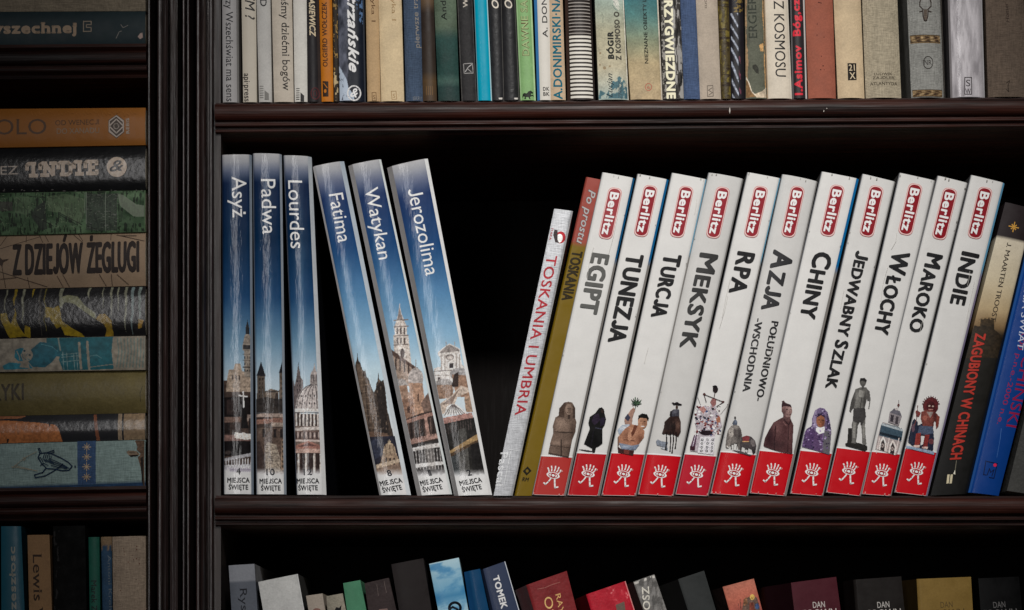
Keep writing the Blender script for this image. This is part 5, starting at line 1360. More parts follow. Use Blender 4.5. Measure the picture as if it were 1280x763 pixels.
for k in range(7): b.ell(1018 + random.uniform(0, 14), 60 + random.uniform(-30, 30), random.uniform(.4, 1.1), random.uniform(.4, .9), (80, 44, 40), 'ink_spots')
b.line([(1022.6, 3), (1027, 4)], .8, (90, 50, 44), 'ink_spots'); b.done()
b = up('cream book with a small black label near its foot', 1043, 1077, 1048, 1081.4, (188, 168, 138), 'matte', 3, 2.5)
b.poly([(1059.4, 79.2), (1070.4, 79), (1070.8, 100.4), (1060, 100.6)], (34, 30, 28)); b.text('21', (1061.4, 88.6), (1068.6, 88.4), 7.6, (196, 180, 152), 'emblem', bold=.01); b.text('X', (1062.4, 99), (1069.4, 98.8), 8.2, (196, 180, 152), 'emblem', bold=.01); b.done()
b = up('beige cloth book with three small lines of capitals at its foot', 1079, 1123, 1083, 1127.4, (158, 148, 128), 'cloth', 3, 2.2)
for t, y, x0, x1, cp in (('LUDWIK', 94.2, 1093, 1115.6, 3.2), ('ZAJDLER', 98.9, 1091, 1118.4, 3.2), ('ATLANTYDA', 106.6, 1088, 1122, 3.8)): b.text(t, (x0, y), (x1, y - .2), cp, (70, 62, 52), bold=.012)
b.done()
b = up('grey linen book with two brown ornament bands and a bull head', 1134.6, 1178.6, 1140, 1183.2, (132, 132, 128), 'cloth', 3, 2.4, ch=(0, .06, 0, 3), rc=(74, 70, 66), hard=True)
def orn(y):
    cv = Canvas(b, 1134, y - 1, 1184, y + 11, .5); w = (cv.U > .03) & (cv.U < .9)
    f = np.sin(cv.X * .55 + 1.4 * np.sin(cv.Y * .9)) * np.cos(cv.Y * .8)
    cv.put(w & (cv.Y > y + 1), (112, 92, 66)); cv.put(w & (f > .25) & (cv.Y > y + 2) & (cv.Y < y + 9), (66, 50, 38)); cv.put(w & (f < -.5) & (cv.Y > y + 2), (150, 128, 96)); cv.put(w & ((np.abs(cv.Y - y - .6) < .6) | (np.abs(cv.Y - y - 9.4) < .5)), (60, 48, 38)); cv.grain(.3, .7, 3); cv.done('ornament_band#%d' % y)
orn(43); orn(111.5)
b.ring(1160.2, 78.4, 6, 7.6, 1, (60, 56, 54)); b.text('NR', (1155.6, 81.6), (1164.8, 81.4), 6.4, (60, 56, 54), 'emblem')
I_ = (54, 44, 40)
for s in (-1, 1): b.line([(1156.8 + s * 3, 12), (1156.8 + s * 7, 8), (1156.8 + s * 7, 3), (1156.8 + s * 5, -3)], 1.3, I_, 'bull_head_emblem'); b.line([(1156.8 + s * 3.4, 13), (1156.8 + s * 3, 20), (1156.8 + s * 1.4, 26), (1156.8, 26.4)], 1.3, I_, 'bull_head_emblem'); b.line([(1156.8 + s * 3.6, 14), (1156.8 + s * 7.4, 15)], 1.3, I_, 'bull_head_emblem')
b.poly([(1154.4, 12), (1159.2, 12), (1158.8, 20), (1158.2, 25), (1155.8, 25), (1154.8, 20)], (92, 82, 74), 'bull_head_emblem'); b.done()
b = up('book in shiny crinkled white plastic film', 1186, 1229, 1189.4, 1232.4, (164, 160, 164), 'film', 3, 2.4, ch=(.05, .04, 2, 2), lc=(120, 116, 118), rc=(196, 194, 198))
cv = Canvas(b, 1186, -3, 1232, 123, .6); f = fbm(cv.X * .22, cv.Y * .035, 16, 5); cv.M |= True; w = np.clip((f - .48) * 6, 0, 1) * np.clip((.9 - cv.U) * 10, 0, 1); cv.A = cv.A + w[..., None] * 24; cv.A -= (np.clip((.42 - f) * 6, 0, 1) * 26)[..., None]; cv.done('wrinkle_sheen')  # paler and darker patches painted for sheen on the crinkled film
b.line([(1206, 97), (1214.6, 97), (1214.6, 118), (1206, 118), (1206, 97)], 1.1, (56, 52, 54)); b.text('S', (1207.6, 108), (1213, 108), 8, (56, 52, 54), 'emblem'); b.text('W', (1207, 117.6), (1213.6, 117.6), 6.6, (56, 52, 54), 'emblem', bold=.01); b.done()
b = up('dull brown cloth book, rightmost on the upper shelf', 1233, 1281, 1236, 1284, (92, 80, 70), 'cloth', 2.5, 2.4, rows=10)
b.text('Homer', (1262, 28), (1259.5, 3), 4.4, (50, 40, 36), shear=.2); b.line([(1258, 104), (1262, 101), (1260, 108), (1261, 115), (1258, 112)], .9, (52, 44, 38)); b.done()

# ================================================================== left bay: lying stack
LG_ = 'books lying in the left stack'
HG = 2.6
def lying(label, tL, tR, bL, bR, col, kind='satin', bulge=4, pw=2, xl=-120, xr=181.5, g=HG, depth=260, **kw):
    """tL,tR / bL,bR: heights of the upper and lower edge at x=0 and x=181"""
    f = lambda a, c, x: a + (c - a) * x / 181.0
    return Book(label, (xl, f(bL, bR, xl)), (xl, f(tL, tR, xl)), (xr, f(tL, tR, xr)), (xr, f(bL, bR, xr)), col, kind, depth, bulge, pw, g=g, group=kw.pop('group', LG_), n=10, **kw)
TB = 'books lying on the top left shelf'
b = lying('plain cream book lying on top of the dark teal book', -40, -40, 14.0, 13.2, (92, 84, 72), 'cloth', 3, 2, group=TB); b.done()
b = lying('dark teal book with thick pale letters and a scuffed corner', 14.4, 13.6, 58.0, 54.8, (20, 30, 33), 'satin', 3, 2.4, group=TB)
b.text('Powszechnej', (-42, 42.2), (95.5, 40.8), 12.5, (112, 96, 80), bold=.05, serif=.04)
b.line([(104.4, 27), (114, 26.8)], 1.2, (100, 90, 78)); b.line([(104.4, 26.4), (104.4, 40)], 1.2, (100, 90, 78)); b.line([(104.4, 39.6), (114, 39.4), (114, 34.6), (108, 34.6), (108, 31), (114, 31), (114, 27)], 1.2, (100, 90, 78))
b.line([(145, 48), (149, 40), (152, 39)], .7, (96, 92, 88), 'scuff#1'); b.line([(151, 31), (154, 35), (160, 32)], .7, (96, 92, 88), 'scuff#2'); b.poly([(172, 46), (175, 42), (178, 41), (178.6, 47), (175, 49)], (120, 104, 98), 'scuff#3'); b.done()
b = lying('orange book lettered OD WENECJI DO XANADU, topmost of the stack', 135.5, 134, 183.8, 180.6, (104, 64, 24), 'gloss', 4, 2.2)
b.text('POLO', (-22, 168.8), (58, 167.6), 19, (62, 44, 30), serif=.03); b.text('OD WENECJI', (69, 157), (124, 155.6), 6.4, (56, 36, 20), 'subtitle_lettering', serif=.035); b.text('DO XANADU', (71, 167.6), (124.4, 166.4), 6.8, (98, 84, 70), 'subtitle_lettering', serif=.035)
hx = lambda r, w: [(145.4 + r * math.cos(a) * .92, 158 + r * 1.2 * math.sin(a)) for a in [math.radians(30 + 60 * k) for k in range(7)]]
b.poly(hx(12.4, 0)[:-1], (50, 42, 36)); b.line(hx(11, 0), 1.4, (130, 120, 112)); b.line([(136.5, 158), (145.4, 149), (154.4, 158), (145.4, 166.6), (136.5, 158)], 1.6, (130, 120, 112)); b.ring(145.4, 158, 3, 3.2, 1.4, (130, 120, 112)); b.line([(136.5, 163), (145.4, 171)], 1.4, (130, 120, 112)); b.line([(145.4, 145), (154.4, 153)], 1.4, (130, 120, 112)); b.text('REBIS', (161.6, 167), (161.2, 148), 3.8, (120, 110, 100), 'emblem', bold=.03)
for k in range(30): x = 34 + k * 4.6; b.line([(x, 137 + (k * 7) % 5), (x + 3, 141 + (k * 5) % 6)], .4, (120, 78, 36), 'engraving')
b.done()
b = lying('black book lettered INDIE in slab capitals with a round badge', 184.6, 181.4, 240.4, 236.4, (9, 9, 10), 'lacquer', 6, 2)
b.text('PRZEZ', (-36, 219.4), (22.4, 218), 10.5, (128, 118, 108)); 
def slab(x0, w, strokes):
    for st in strokes:
        b.line([(x0 + w * px, 221.6 - (x0 - 32) * .035 - 18.6 * py) for px, py in st], 4.6, (136, 122, 108), 'title_lettering')
HK = [(.06, .50), (.06, .80), (.2, .9)]
slab(33, 14, [HK, [(.2, .9), (.78, .9)], [(.62, .72), (.62, .1)], [(.30, .1), (.95, .1)]])
slab(49, 21, [HK, [(.2, .9), (.42, .9)], [(.34, .72), (.34, .1)], [(.12, .1), (.55, .1)], [(.36, .86), (.82, .12)], [(.84, .12), (.84, .9)], [(.66, .9), (1.0, .9)]])
slab(72, 18, [HK, [(.2, .9), (.72, .9), (.9, .76), (.9, .24), (.72, .1), (.22, .1)], [(.38, .72), (.38, .1)]])
slab(92, 12, [HK, [(.2, .9), (.80, .9)], [(.62, .72), (.62, .1)], [(.25, .1), (.98, .1)]])
slab(106, 15, [HK, [(.2, .9), (.98, .9), (.98, .7)], [(.45, .72), (.45, .1)], [(.2, .1), (1.0, .1), (1.0, .3)], [(.45, .5), (.8, .5)]])
b.ell(146.2, 209, 12.6, 12.6, (136, 122, 108), 'badge'); b.text('&', (137.6, 214.8), (154.6, 213.6), 13.5, (34, 32, 32), 'badge', bold=.02, shear=.3)
for k in range(20): b.ell(random.uniform(0, 178), 237.5 + random.uniform(-1, 0.8), random.uniform(.5, 2), .5, (80, 76, 74), 'scuffs', n=7)
b.done()
b = lying('green book covered with an engraved landscape', 241, 237.6, 293.8, 289.6, (58, 74, 52), 'satin', 3, 2.4)
cv = Canvas(b, -20, 232, 183, 298, .6, fill=True); cv.z(0, 230, 5.87)
f = fbm(cv.X * .05, cv.Y * .09, 3, 5); f2 = fbm(cv.X * .16, cv.Y * .2, 12, 5); hat = vn(cv.X * .9, cv.Y * .16, 5)
cv.A[:] = np.array((46., 64, 44)) + (f[..., None] - .5) * np.array((44, 46, 40)) * 2
cv.A *= (1 - .55 * ((hat > .62) & (f2 > .38)))[..., None]
def G(p, c, a=.8): cv.poly(p, c, a)
G([(340, 90), (480, 70), (620, 110), (620, 220), (580, 300), (430, 210), (350, 200)], (84, 96, 74), .55); G([(860, 70), (900, 80), (1000, 150), (1060, 160), (1060, 240), (980, 240), (880, 160)], (92, 98, 86), .8); G([(630, 70), (860, 70), (860, 340), (630, 340)], (40, 44, 40), .7); G([(100, 100), (210, 90), (240, 180), (200, 230), (110, 210)], (78, 92, 70), .5)
G([(250, 180), (330, 120), (345, 330), (300, 340), (230, 240)], (32, 34, 32), .7); G([(0, 130), (90, 130), (95, 200), (0, 200)], (50, 46, 44), .7)
for p in ([(430, 210), (600, 300)], [(250, 230), (390, 310)], [(430, 222), (560, 300)], [(210, 90), (330, 100)], [(640, 310), (740, 345)]): cv.line(p, 5, (20, 22, 20))
rs = random.Random(8)
for k in range(240):
    x, y = rs.uniform(630, 860), rs.uniform(70, 340); cv.line([(x, y), (x + rs.uniform(4, 18), y + rs.uniform(-6, 6))], 2.4, rs.choice([(84, 86, 80), (22, 24, 22), (66, 72, 62)]))
for k in range(150):
    x, y = rs.uniform(-100, 620), rs.uniform(60, 345); a = rs.uniform(-.6, 2.2); l = rs.uniform(8, 40); cv.line([(x, y), (x + l * math.cos(a), y + l * math.sin(a))], 2.2, rs.choice([(24, 28, 24), (28, 34, 26), (96, 108, 84)]))
for x in (622, 632, 772): cv.line([(x, 60), (x + 2, 345)], 2.5, (96, 104, 92))
cv.M[:] = True; cv.done('engraving'); b.done()
b = lying('beige book lettered Z DZIEJÓW ŻEGLUGI in tall narrow capitals', 294.4, 290.2, 360.6, 356.6, (104, 88, 72), 'satin', 6, 2)
b.text('Z DZIEJÓW', (16.4, 343.4), (102.4, 341), 37, (28, 22, 20), bold=.022); b.text('ŻEGLUGI', (109, 340.8), (173, 339), 37, (28, 22, 20), bold=.022)
I2 = (46, 36, 30)
for p in ([(0, 311), (50, 295)], [(8, 294), (0, 307)], [(32, 293), (32, 302)], [(48, 293), (53, 303)], [(55, 293), (60, 302)], [(90, 292), (103, 303)], [(97, 292), (103, 301)], [(138, 292), (138, 300)], [(145, 293), (180, 301)], [(0, 340), (58, 358)], [(2, 330), (6, 359)], [(34, 347), (36, 359)], [(71, 345), (78, 358)], [(78, 343), (86, 358)], [(124, 343), (132, 357)], [(139, 343), (139.6, 357)], [(146, 343), (160, 355)], [(0, 349), (20, 347)], [(150, 294), (170, 294)]): b.line(p, .7, I2, 'engraving')
b.poly([(0, 322), (3, 325), (12, 324), (4, 328), (3, 333), (-1, 331)], I2, 'engraving'); b.done()
b = lying('black book with yellow and pale dripping paint stripes', 361.2, 357.4, 423.0, 419.2, (12, 11, 12), 'lacquer', 6, 2)
cv = Canvas(b, -20, 354, 183, 426, .6, fill=True); cv.z(0, 355, 6.63); wob = 10 * (vn(cv.Y * .12, cv.X * .02, 3) - .5) * 2; cv.x = cv.x + wob
Y_, W_ = (110, 92, 18), (98, 98, 82)
def Q(p, c, a=.9): cv.poly(p, c, a)
Q([(0, 250), (50, 240), (90, 330), (110, 300), (125, 200), (150, 350), (200, 430), (70, 445), (20, 330)], Y_); Q([(370, 190), (440, 200), (480, 180), (540, 330), (620, 360), (690, 440), (520, 420), (500, 350), (460, 370), (420, 280), (380, 280)], Y_); Q([(820, 250), (870, 250), (930, 300), (935, 440), (860, 430), (880, 360), (800, 290)], (106, 84, 20)); Q([(200, 340), (240, 360), (240, 445), (190, 430)], Y_); Q([(1150, 290), (1190, 300), (1180, 360), (1150, 370)], (110, 84, 30))
Q([(500, 110), (560, 90), (640, 100), (700, 180), (780, 240), (800, 300), (740, 270), (620, 170), (540, 150), (490, 200)], (100, 100, 74))
for x, w, y1, c in ((45, 14, 290, W_), (120, 26, 190, Y_), (190, 22, 350, W_), (268, 20, 110, Y_), (372, 12, 430, (84, 76, 30)), (505, 34, 220, W_), (735, 20, 130, W_), (850, 10, 230, W_), (920, 20, 290, W_), (975, 14, 250, W_), (1040, 22, 400, W_), (1095, 26, 420, (80, 92, 92)), (1155, 26, 330, (88, 98, 94)), (330, 16, 430, (56, 52, 44))): cv.poly([(x - w / 2, 20), (x + w / 2, 20), (x + w / 3, y1 * .7), (x + 2, y1), (x - w / 3, y1 * .7)], c, .85)
Q([(490, 220), (540, 160), (600, 160), (720, 250), (860, 330), (885, 370), (860, 430), (700, 430), (600, 370), (520, 310)], (10, 9, 11), 1)
cv.M[:] = True; cv.grain(.3, .3, 4); cv.done('cover_picture'); b.done()
b = lying('white and teal book with a drawn reclining figure', 423.6, 419.8, 464.8, 462.2, (100, 94, 84), 'satin', 2.5, 2.4)
cv = Canvas(b, -20, 417, 183, 467, .55, fill=True); cv.z(0, 355, 6.63); T_ = (28, 68, 75); C_ = (104, 98, 88)
P = cv.poly
P([(380, 440), (935, 430), (925, 560), (940, 705), (520, 715), (480, 610), (440, 540), (385, 490)], T_); P([(240, 560), (330, 480), (420, 490), (500, 560), (500, 610), (440, 640), (380, 690), (270, 690), (230, 640)], (28, 66, 76)); P([(20, 680), (80, 650), (170, 660), (240, 660), (270, 700), (30, 712)], (34, 84, 96)); P([(160, 690), (180, 645), (235, 650), (245, 700)], C_); cv.ell(210, 590, 62, 56, C_); P([(120, 610), (125, 550), (165, 530), (200, 535), (170, 590), (190, 640), (150, 640)], (28, 78, 90)); cv.line([(140, 560), (160, 600), (165, 630)], 7, C_)
cv.ell(203, 556, 10, 8, (20, 40, 48)); cv.ell(246, 590, 9, 7, (20, 40, 48)); cv.line([(212, 600), (232, 575)], 4, (30, 70, 80)); cv.line([(230, 620), (246, 632)], 5, (40, 84, 92)); cv.line([(185, 580), (190, 610), (215, 630)], 4, (30, 70, 80))
P([(330, 720), (430, 650), (470, 600), (495, 605), (480, 650), (440, 700), (420, 725)], C_)
for p in ([(655, 490), (670, 700)], [(722, 480), (738, 710)]): cv.line(p, 20, C_)
for x in (520, 552, 610, 635): cv.line([(x, 565 + x % 13), (x + 8, 715)], 6, (84, 104, 104))
for y in (580, 602, 640): cv.line([(510, y + 8), (660, y - 8)], 5, (84, 104, 104))
cv.line([(740, 600), (800, 590), (840, 615)], 4, (70, 96, 98)); cv.line([(740, 690), (900, 670), (1200, 640)], 6, (98, 96, 88)); cv.line([(480, 445), (500, 550)], 12, (90, 96, 90)); cv.line([(340, 500), (430, 520), (480, 560)], 4, (60, 100, 106))
for k in range(9): cv.line([(970 + k * 28, 450), (985 + k * 26, 560), (965 + k * 27, 690)], 9, (66, 84, 82), .7)
cv.M[:] = True; cv.grain(.25, .2, 6); cv.done('drawing'); b.done()
b = lying('plain olive book with worn dark capitals at its left', 465.4, 462.8, 519.4, 515.4, (74, 66, 40), 'leather', 8, 2)
b.text('RYKI', (-9, 501), (29.4, 499.6), 20, (40, 34, 24), bold=.02); b.line([(178, 483), (175, 492), (175.4, 502)], .7, (44, 40, 28), 'scuff'); b.done()
b = lying('orange, black and tan book, second from the bottom of the stack', 520.0, 516.0, 554.4, 549.4, (28, 28, 30), 'lacquer', 5, 2)
cv = Canvas(b, -20, 513, 183, 557, .55); cv.z(0, 510, 6.92); P = cv.poly
P([(-100, 110), (0, 105), (120, 110), (330, 125), (480, 145), (510, 180), (540, 295), (-100, 315)], (126, 78, 46)); P([(-100, 62), (210, 60), (220, 70), (180, 92), (0, 98), (-100, 98)], (108, 70, 48)); P([(800, 30), (830, 30), (865, 290), (830, 290)], (92, 56, 40)); P([(1016, 30), (1055, 30), (1055, 290), (1016, 290)], (108, 94, 78)); P([(1066, 30), (1290, 30), (1290, 290), (1066, 290)], (100, 84, 66)); P([(50, 300), (58, 268), (75, 265), (66, 298)], (30, 26, 24)); P([(425, 120), (435, 120), (432, 165), (424, 165)], (30, 26, 24))
for k in range(60): cv.ell(rs.uniform(0, 1250), rs.uniform(130, 215), rs.uniform(2, 7), rs.uniform(2, 4), (66, 46, 36), .7) if rs.random() < .6 else None
cv.grain(.25, .4, 7); cv.done('jacket_print'); b.done()
def lb(u, v): return np.where((u < .10)[..., None], np.array((26., 44, 66)), np.array((94., 108, 106)))
b = lying('pale blue cloth book with a knotted rope and four stars, bottom of the stack', 555.0, 550.0, 614.0, 607.6, (94, 108, 106), 'cloth', 2, 3, xr=181.5, paint=lb, hard=True, pages=(150, 120, 90))
cv = Canvas(b, 156, 548, 183, 612, .5); cv.z(0, 510, 6.92); cv.poly([(1155, 270), (1170, 300), (1185, 340), (1180, 365), (1215, 400), (1190, 430), (1215, 520), (1225, 600), (1240, 690), (1290, 700), (1290, 260)], (66, 52, 42)); cv.poly([(1215, 430), (1240, 420), (1240, 690), (1225, 640)], (28, 24, 22)); cv.poly([(1090, 380), (1110, 366), (1180, 372), (1215, 402), (1190, 418), (1130, 424), (1105, 405)], (86, 74, 62)); cv.poly([(1110, 410), (1190, 405), (1200, 420), (1130, 428)], (24, 20, 18)); cv.grain(.35, .5, 9); cv.done('torn_cloth')
b.poly([(96.4, 551.6), (119.6, 551), (119.6, 605.6), (97.2, 606.6)], (42, 58, 82), 'star_band')
for y in (559, 571.4, 583.8, 596.4):
    for k in range(4):
        a = k * math.pi / 4; r = 5.4 if k % 2 == 0 else 4.4; b.line([(108.4 - r * math.cos(a), y - r * math.sin(a)), (108.4 + r * math.cos(a), y + r * math.sin(a))], .9, (128, 112, 92), 'star_band')
K = (20, 32, 48); q = lambda x, y: (x / 6.92, 510 + y / 6.92)
def rope(p, w=1.1): b.line([q(*a) for a in p], w, K, 'rope_emblem')
rope([(300, 580), (370, 560), (400, 520), (360, 480), (330, 430), (345, 395), (390, 390), (440, 395), (520, 430), (590, 470), (625, 505), (600, 540), (540, 545), (470, 530), (405, 525)], 1.5)
rope([(305, 605), (390, 590), (470, 545), (520, 510), (545, 485)], 1.4); rope([(300, 578), (305, 606)], 1.4); rope([(330, 350), (345, 392)], 1.2); rope([(340, 348), (358, 388)], 1.2); rope([(400, 390), (465, 368), (468, 384), (420, 400)], 1.2)
for k in range(5): rope([(385 + k * 15, 400 + k * 4), (372 + k * 17, 440 + k * 4), (400 + k * 16, 470 + k * 3)], 1.0)
for k in range(4): rope([(430 + k * 4, 440 + k * 20), (500, 470 + k * 15), (560 + 8 * k, 500 + k * 8), (600 - k * 16, 525)], 1.0)
rope([(330, 440), (352, 430), (375, 470)], 1); rope([(350, 500), (380, 480), (420, 500)], 1); b.ell(*q(652, 508), .9, 1.3, K, 'rope_emblem')
for p in ([(100, 510), (320, 545)], [(110, 520), (220, 430), (320, 380)], [(200, 430), (225, 445), (205, 460)], [(130, 500), (330, 550)]): b.line([q(*a) for a in p], .5, (112, 96, 76), 'gold_line')
b.done()

# ================================================================== left bay: lowest shelf
BL = 'books standing on the lowest left shelf'
def low(label, tl, tr, xbl, xbr, col, kind='matte', g=1.25, bulge=1.5, pw=3, group='books standing on the lowest shelf', base=1039.7, **kw):
    """tl,tr: top corners; xbl,xbr: spine edges at y = 763"""
    bl = ext(tl, (xbl, 763), base); br = ext(tr, (xbr, 763), base)
    return Book(label, tl, tr, br, bl, col, kind, kw.pop('depth', 250), bulge, pw, g=g, group=group, **kw)
b = low('teal book with grey letters reading upward, leftmost below the stack', (1, 658), (26, 658), 1.4, 30.4, (18, 54, 66), 'gloss', HG, group=BL); b.text('Orzeszłosc', (20.6, 790), (18.6, 684), 8.6, (88, 88, 82), bold=.035); b.done()
b = low('tan book with large serif letters reading downward', (34, 669), (61.4, 668.6), 36.2, 64.6, (96, 74, 52), 'matte', HG, group=BL); b.text('Lewis Wallace', (41, 692.5), (44, 845), 11.6, (38, 30, 26), serif=.04, bold=.008); b.done()
b = low('black leather book with a scuffed left edge', (66, 658), (106, 657), 67.4, 108, (3, 3, 3), 'matte', HG, group=BL)
cv = Canvas(b, 64, 656, 110, 763, .7); f = fbm(cv.X * .5, cv.Y * .15, 9, 4); cv.put((cv.U < .2) & (f > .55), (30, 29, 29), .8); cv.done('scuffs'); b.done()
b = low('narrow green book with small dark letters', (110.4, 671.6), (123.8, 671.4), 111.8, 125.0, (20, 58, 48), 'satin', HG, group=BL); b.text('Marek Z', (113.8, 726), (114.6, 764), 6.6, (18, 24, 24), bold=.02); b.done()
def torn(u, v): return np.where((v < .035 + .01 * np.sin(u * 20))[..., None], np.array((92., 76, 58)), np.array((30., 48, 66)))
b = low('narrow blue book with a torn tan top', (126, 671.4), (139.4, 671), 128, 140, (30, 48, 66), 'worn', HG, group=BL, paint=torn, rows=120); b.text('Antoni Kroh', (134.4, 694), (136.4, 763), 3.2, (70, 78, 84)); b.done()
b = low('wide cream cloth book beside the upright', (140, 671), (181.6, 670), 141, 182, (104, 92, 80), 'cloth', HG, bulge=3, group=BL)
for k in range(14): b.ell(150 + random.uniform(0, 26), 690 + random.uniform(-12, 50), random.uniform(.3, .8), random.uniform(.3, .8), (70, 40, 32), 'foxing', n=7)
b.done()

# ================================================================== right bay: lowest shelf
def rysz(u, v): return np.where((v < .066)[..., None], np.array((112., 114, 120)), np.array((78., 82, 90)))
G_ = 1.7
b = low('slate grey book with a lighter band at its top and serif letters', (285.6, 707), (317.8, 705), 289.2, 321.8, (78, 82, 90), 'satin', G_, paint=rysz, rows=120); b.text('Ryszard', (299.6, 735.5), (303.6, 800), 9, (24, 26, 32), serif=.04); b.done()
b = low('wide plain white book, tilted left near the upright', (322.6, 727.6), (372, 717.6), 328.6, 380.2, (168, 168, 166), 'matte', 1.7, ch=(0, .02, 0, 1), rc=(200, 200, 198), side=(50, 50, 50), depth=170); b.done()  # side painted dark in place of shade; the cover is white
b = low('small beige paperback beside the wide white book', (382.4, 745), (403, 742), 385.4, 406.4, (140, 130, 120), 'matte', G_, rows=10); b.ell(396, 763.6, 5, 3.2, (110, 80, 72)); b.done()
b = low('small cream book with a black flourish at its top', (407.8, 745.6), (428.0, 741.8), 409.2, 432.2, (124, 118, 106), 'worn', G_); b.poly([(418, 764), (420, 759), (424, 760), (427, 756), (426, 764)], (20, 20, 22)); b.done()
b = low('green paperback standing among short books', (428.8, 729.2), (450.2, 725.3), 433.6, 457.8, (62, 110, 84), 'satin', G_, rows=10); b.done()
b = low('dark worn book with pale scratches, right of the green paperback', (455.4, 729.4), (485.8, 722.4), 460.2, 495.4, (48, 40, 40), 'worn', G_)
b.line([(471, 731), (473, 745)], .6, (100, 88, 84), 'scuff#1'); b.line([(480, 727), (483, 741)], .6, (100, 88, 84), 'scuff#2'); b.poly([(473.6, 762), (484, 760.6), (486, 766), (474.4, 767)], (104, 84, 80), 'label'); b.done()
b = low('tall black book beside the cloudy blue spine', (489, 705.6), (529, 698), 498.6, 539.4, (28, 24, 24), 'satin', G_); b.done()
CL = [(0, (150, 176, 186)), (.06, (120, 158, 178)), (.1, (100, 146, 172)), (.13, (60, 116, 152)), (.16, (120, 160, 180)), (.2, (150, 176, 186)), (1, (120, 150, 170))]
b = low('pale blue book with a cloudy sky and black curled letter', (536.4, 705), (573.4, 697.2), 547.6, 585.4, (120, 160, 180), 'gloss', 1.6, paint=sky(CL), rows=120)
cv = Canvas(b, 534, 695, 590, 768, .6, fill=True); f = fbm(cv.X * .06 + cv.Y * .03, cv.Y * .09, 5, 5); a = np.clip((f - .45) * 3, 0, .8)[..., None]; cv.A = cv.A * (1 - a) + np.array((50., 108, 150)) * a; cv.done('cover_picture')
b.ring(568.6, 760, 7, 6.6, 3.2, (16, 22, 30), 'title_lettering'); b.line([(561, 762), (566, 759), (572, 762), (568, 768)], 2.6, (16, 22, 30), 'title_lettering'); b.done()
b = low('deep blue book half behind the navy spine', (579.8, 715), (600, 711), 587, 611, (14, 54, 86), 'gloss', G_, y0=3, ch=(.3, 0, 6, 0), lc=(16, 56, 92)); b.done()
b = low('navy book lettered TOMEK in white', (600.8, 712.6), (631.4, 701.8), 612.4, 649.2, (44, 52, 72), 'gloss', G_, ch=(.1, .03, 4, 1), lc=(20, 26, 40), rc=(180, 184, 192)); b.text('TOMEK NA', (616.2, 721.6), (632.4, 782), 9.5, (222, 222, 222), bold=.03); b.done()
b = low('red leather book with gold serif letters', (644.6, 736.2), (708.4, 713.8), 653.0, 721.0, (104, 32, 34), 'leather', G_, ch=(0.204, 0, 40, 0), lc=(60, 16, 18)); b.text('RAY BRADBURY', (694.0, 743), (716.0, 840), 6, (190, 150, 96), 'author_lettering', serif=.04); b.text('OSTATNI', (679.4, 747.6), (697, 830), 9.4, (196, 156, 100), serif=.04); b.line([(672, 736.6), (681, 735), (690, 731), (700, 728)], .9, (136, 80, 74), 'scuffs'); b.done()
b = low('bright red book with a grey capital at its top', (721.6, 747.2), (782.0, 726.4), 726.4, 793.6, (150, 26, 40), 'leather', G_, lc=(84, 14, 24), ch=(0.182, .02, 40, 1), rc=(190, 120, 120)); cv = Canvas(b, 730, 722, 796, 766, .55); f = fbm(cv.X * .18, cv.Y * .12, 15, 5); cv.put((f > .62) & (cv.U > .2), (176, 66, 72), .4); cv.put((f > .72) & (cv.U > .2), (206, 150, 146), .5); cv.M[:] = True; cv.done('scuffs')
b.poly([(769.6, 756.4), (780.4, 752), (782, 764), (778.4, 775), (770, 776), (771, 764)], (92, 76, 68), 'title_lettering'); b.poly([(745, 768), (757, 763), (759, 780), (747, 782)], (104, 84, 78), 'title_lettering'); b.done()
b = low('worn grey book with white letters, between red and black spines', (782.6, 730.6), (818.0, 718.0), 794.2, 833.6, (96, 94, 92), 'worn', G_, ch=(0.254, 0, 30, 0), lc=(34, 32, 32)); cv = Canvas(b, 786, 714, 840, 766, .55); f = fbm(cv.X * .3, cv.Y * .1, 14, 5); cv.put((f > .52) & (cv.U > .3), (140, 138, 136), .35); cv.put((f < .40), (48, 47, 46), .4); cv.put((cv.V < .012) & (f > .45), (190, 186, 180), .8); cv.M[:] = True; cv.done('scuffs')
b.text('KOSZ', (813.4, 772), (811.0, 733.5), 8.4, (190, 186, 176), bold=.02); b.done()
b = low('plain charcoal book leaning left', (825.6, 731.5), (880.2, 713.4), 836.0, 895.0, (40, 42, 42), 'satin', G_, ch=(0.403, 0, 50, 0), lc=(18, 18, 18)); b.done()
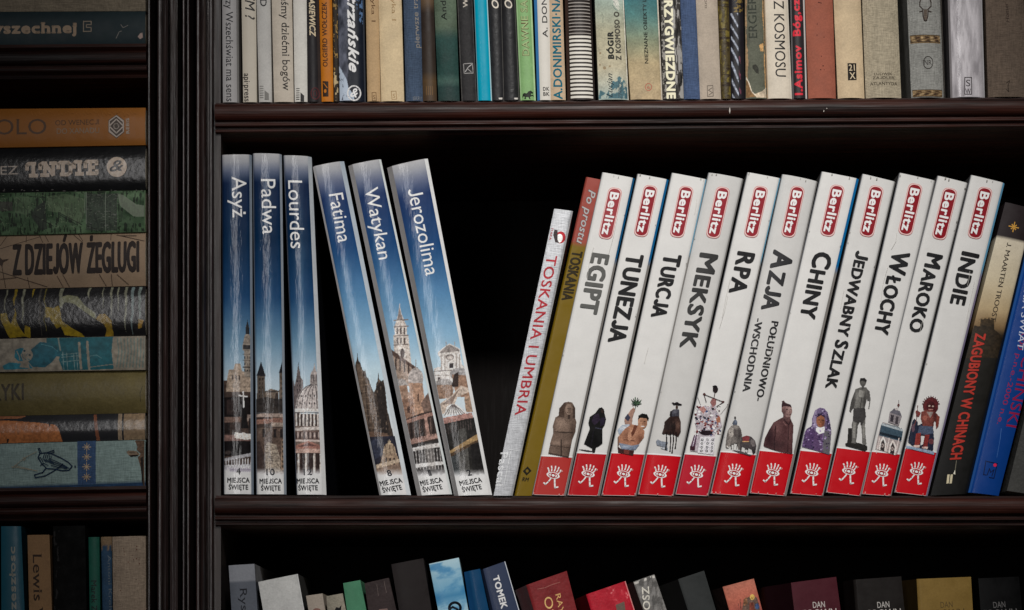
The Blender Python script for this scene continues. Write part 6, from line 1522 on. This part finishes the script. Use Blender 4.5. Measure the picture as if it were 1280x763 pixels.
b = low('worn salmon book with a small painted scene', (892.4, 736.7), (942.4, 723.4), 900.0, 953.0, (170, 92, 68), 'worn', G_, ch=(0.220, 0, 35, 0), lc=(30, 20, 18), paint=lambda u, v: stops(v, [(0, (156, 96, 80)), (.07, (158, 88, 72)), (.13, (130, 66, 60)), (1, (120, 60, 54))]), rows=80)
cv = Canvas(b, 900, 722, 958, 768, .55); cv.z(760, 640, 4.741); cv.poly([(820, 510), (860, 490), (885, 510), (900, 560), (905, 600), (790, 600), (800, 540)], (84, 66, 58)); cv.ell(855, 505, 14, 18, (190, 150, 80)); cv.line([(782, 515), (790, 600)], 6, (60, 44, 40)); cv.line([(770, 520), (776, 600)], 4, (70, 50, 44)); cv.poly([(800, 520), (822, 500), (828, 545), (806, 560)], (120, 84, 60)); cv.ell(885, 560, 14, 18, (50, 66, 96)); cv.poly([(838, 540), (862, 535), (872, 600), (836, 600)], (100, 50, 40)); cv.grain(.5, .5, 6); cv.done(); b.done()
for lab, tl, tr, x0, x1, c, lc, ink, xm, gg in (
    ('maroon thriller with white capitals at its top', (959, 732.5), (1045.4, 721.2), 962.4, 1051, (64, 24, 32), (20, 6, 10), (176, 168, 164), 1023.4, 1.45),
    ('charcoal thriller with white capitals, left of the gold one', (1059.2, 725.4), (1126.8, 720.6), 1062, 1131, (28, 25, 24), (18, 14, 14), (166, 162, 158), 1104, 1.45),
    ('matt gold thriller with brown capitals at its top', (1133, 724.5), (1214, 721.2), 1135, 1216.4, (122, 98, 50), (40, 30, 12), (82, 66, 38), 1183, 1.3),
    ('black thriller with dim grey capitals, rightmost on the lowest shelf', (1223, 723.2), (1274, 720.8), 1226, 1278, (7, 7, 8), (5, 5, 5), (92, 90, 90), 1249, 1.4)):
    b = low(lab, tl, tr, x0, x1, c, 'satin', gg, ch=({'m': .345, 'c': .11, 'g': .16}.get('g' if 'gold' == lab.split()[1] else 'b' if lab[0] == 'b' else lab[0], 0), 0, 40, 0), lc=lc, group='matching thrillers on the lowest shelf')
    b.text('DAN', (xm - 7, 760.2), (xm + 8, 759.2), 7.4, ink, 'author_lettering', bold=.006); b.text('BROWN', (xm - 18, 775.4), (xm + 23, 773.2), 12.4, ink, 'author_lettering', bold=.012); b.done()
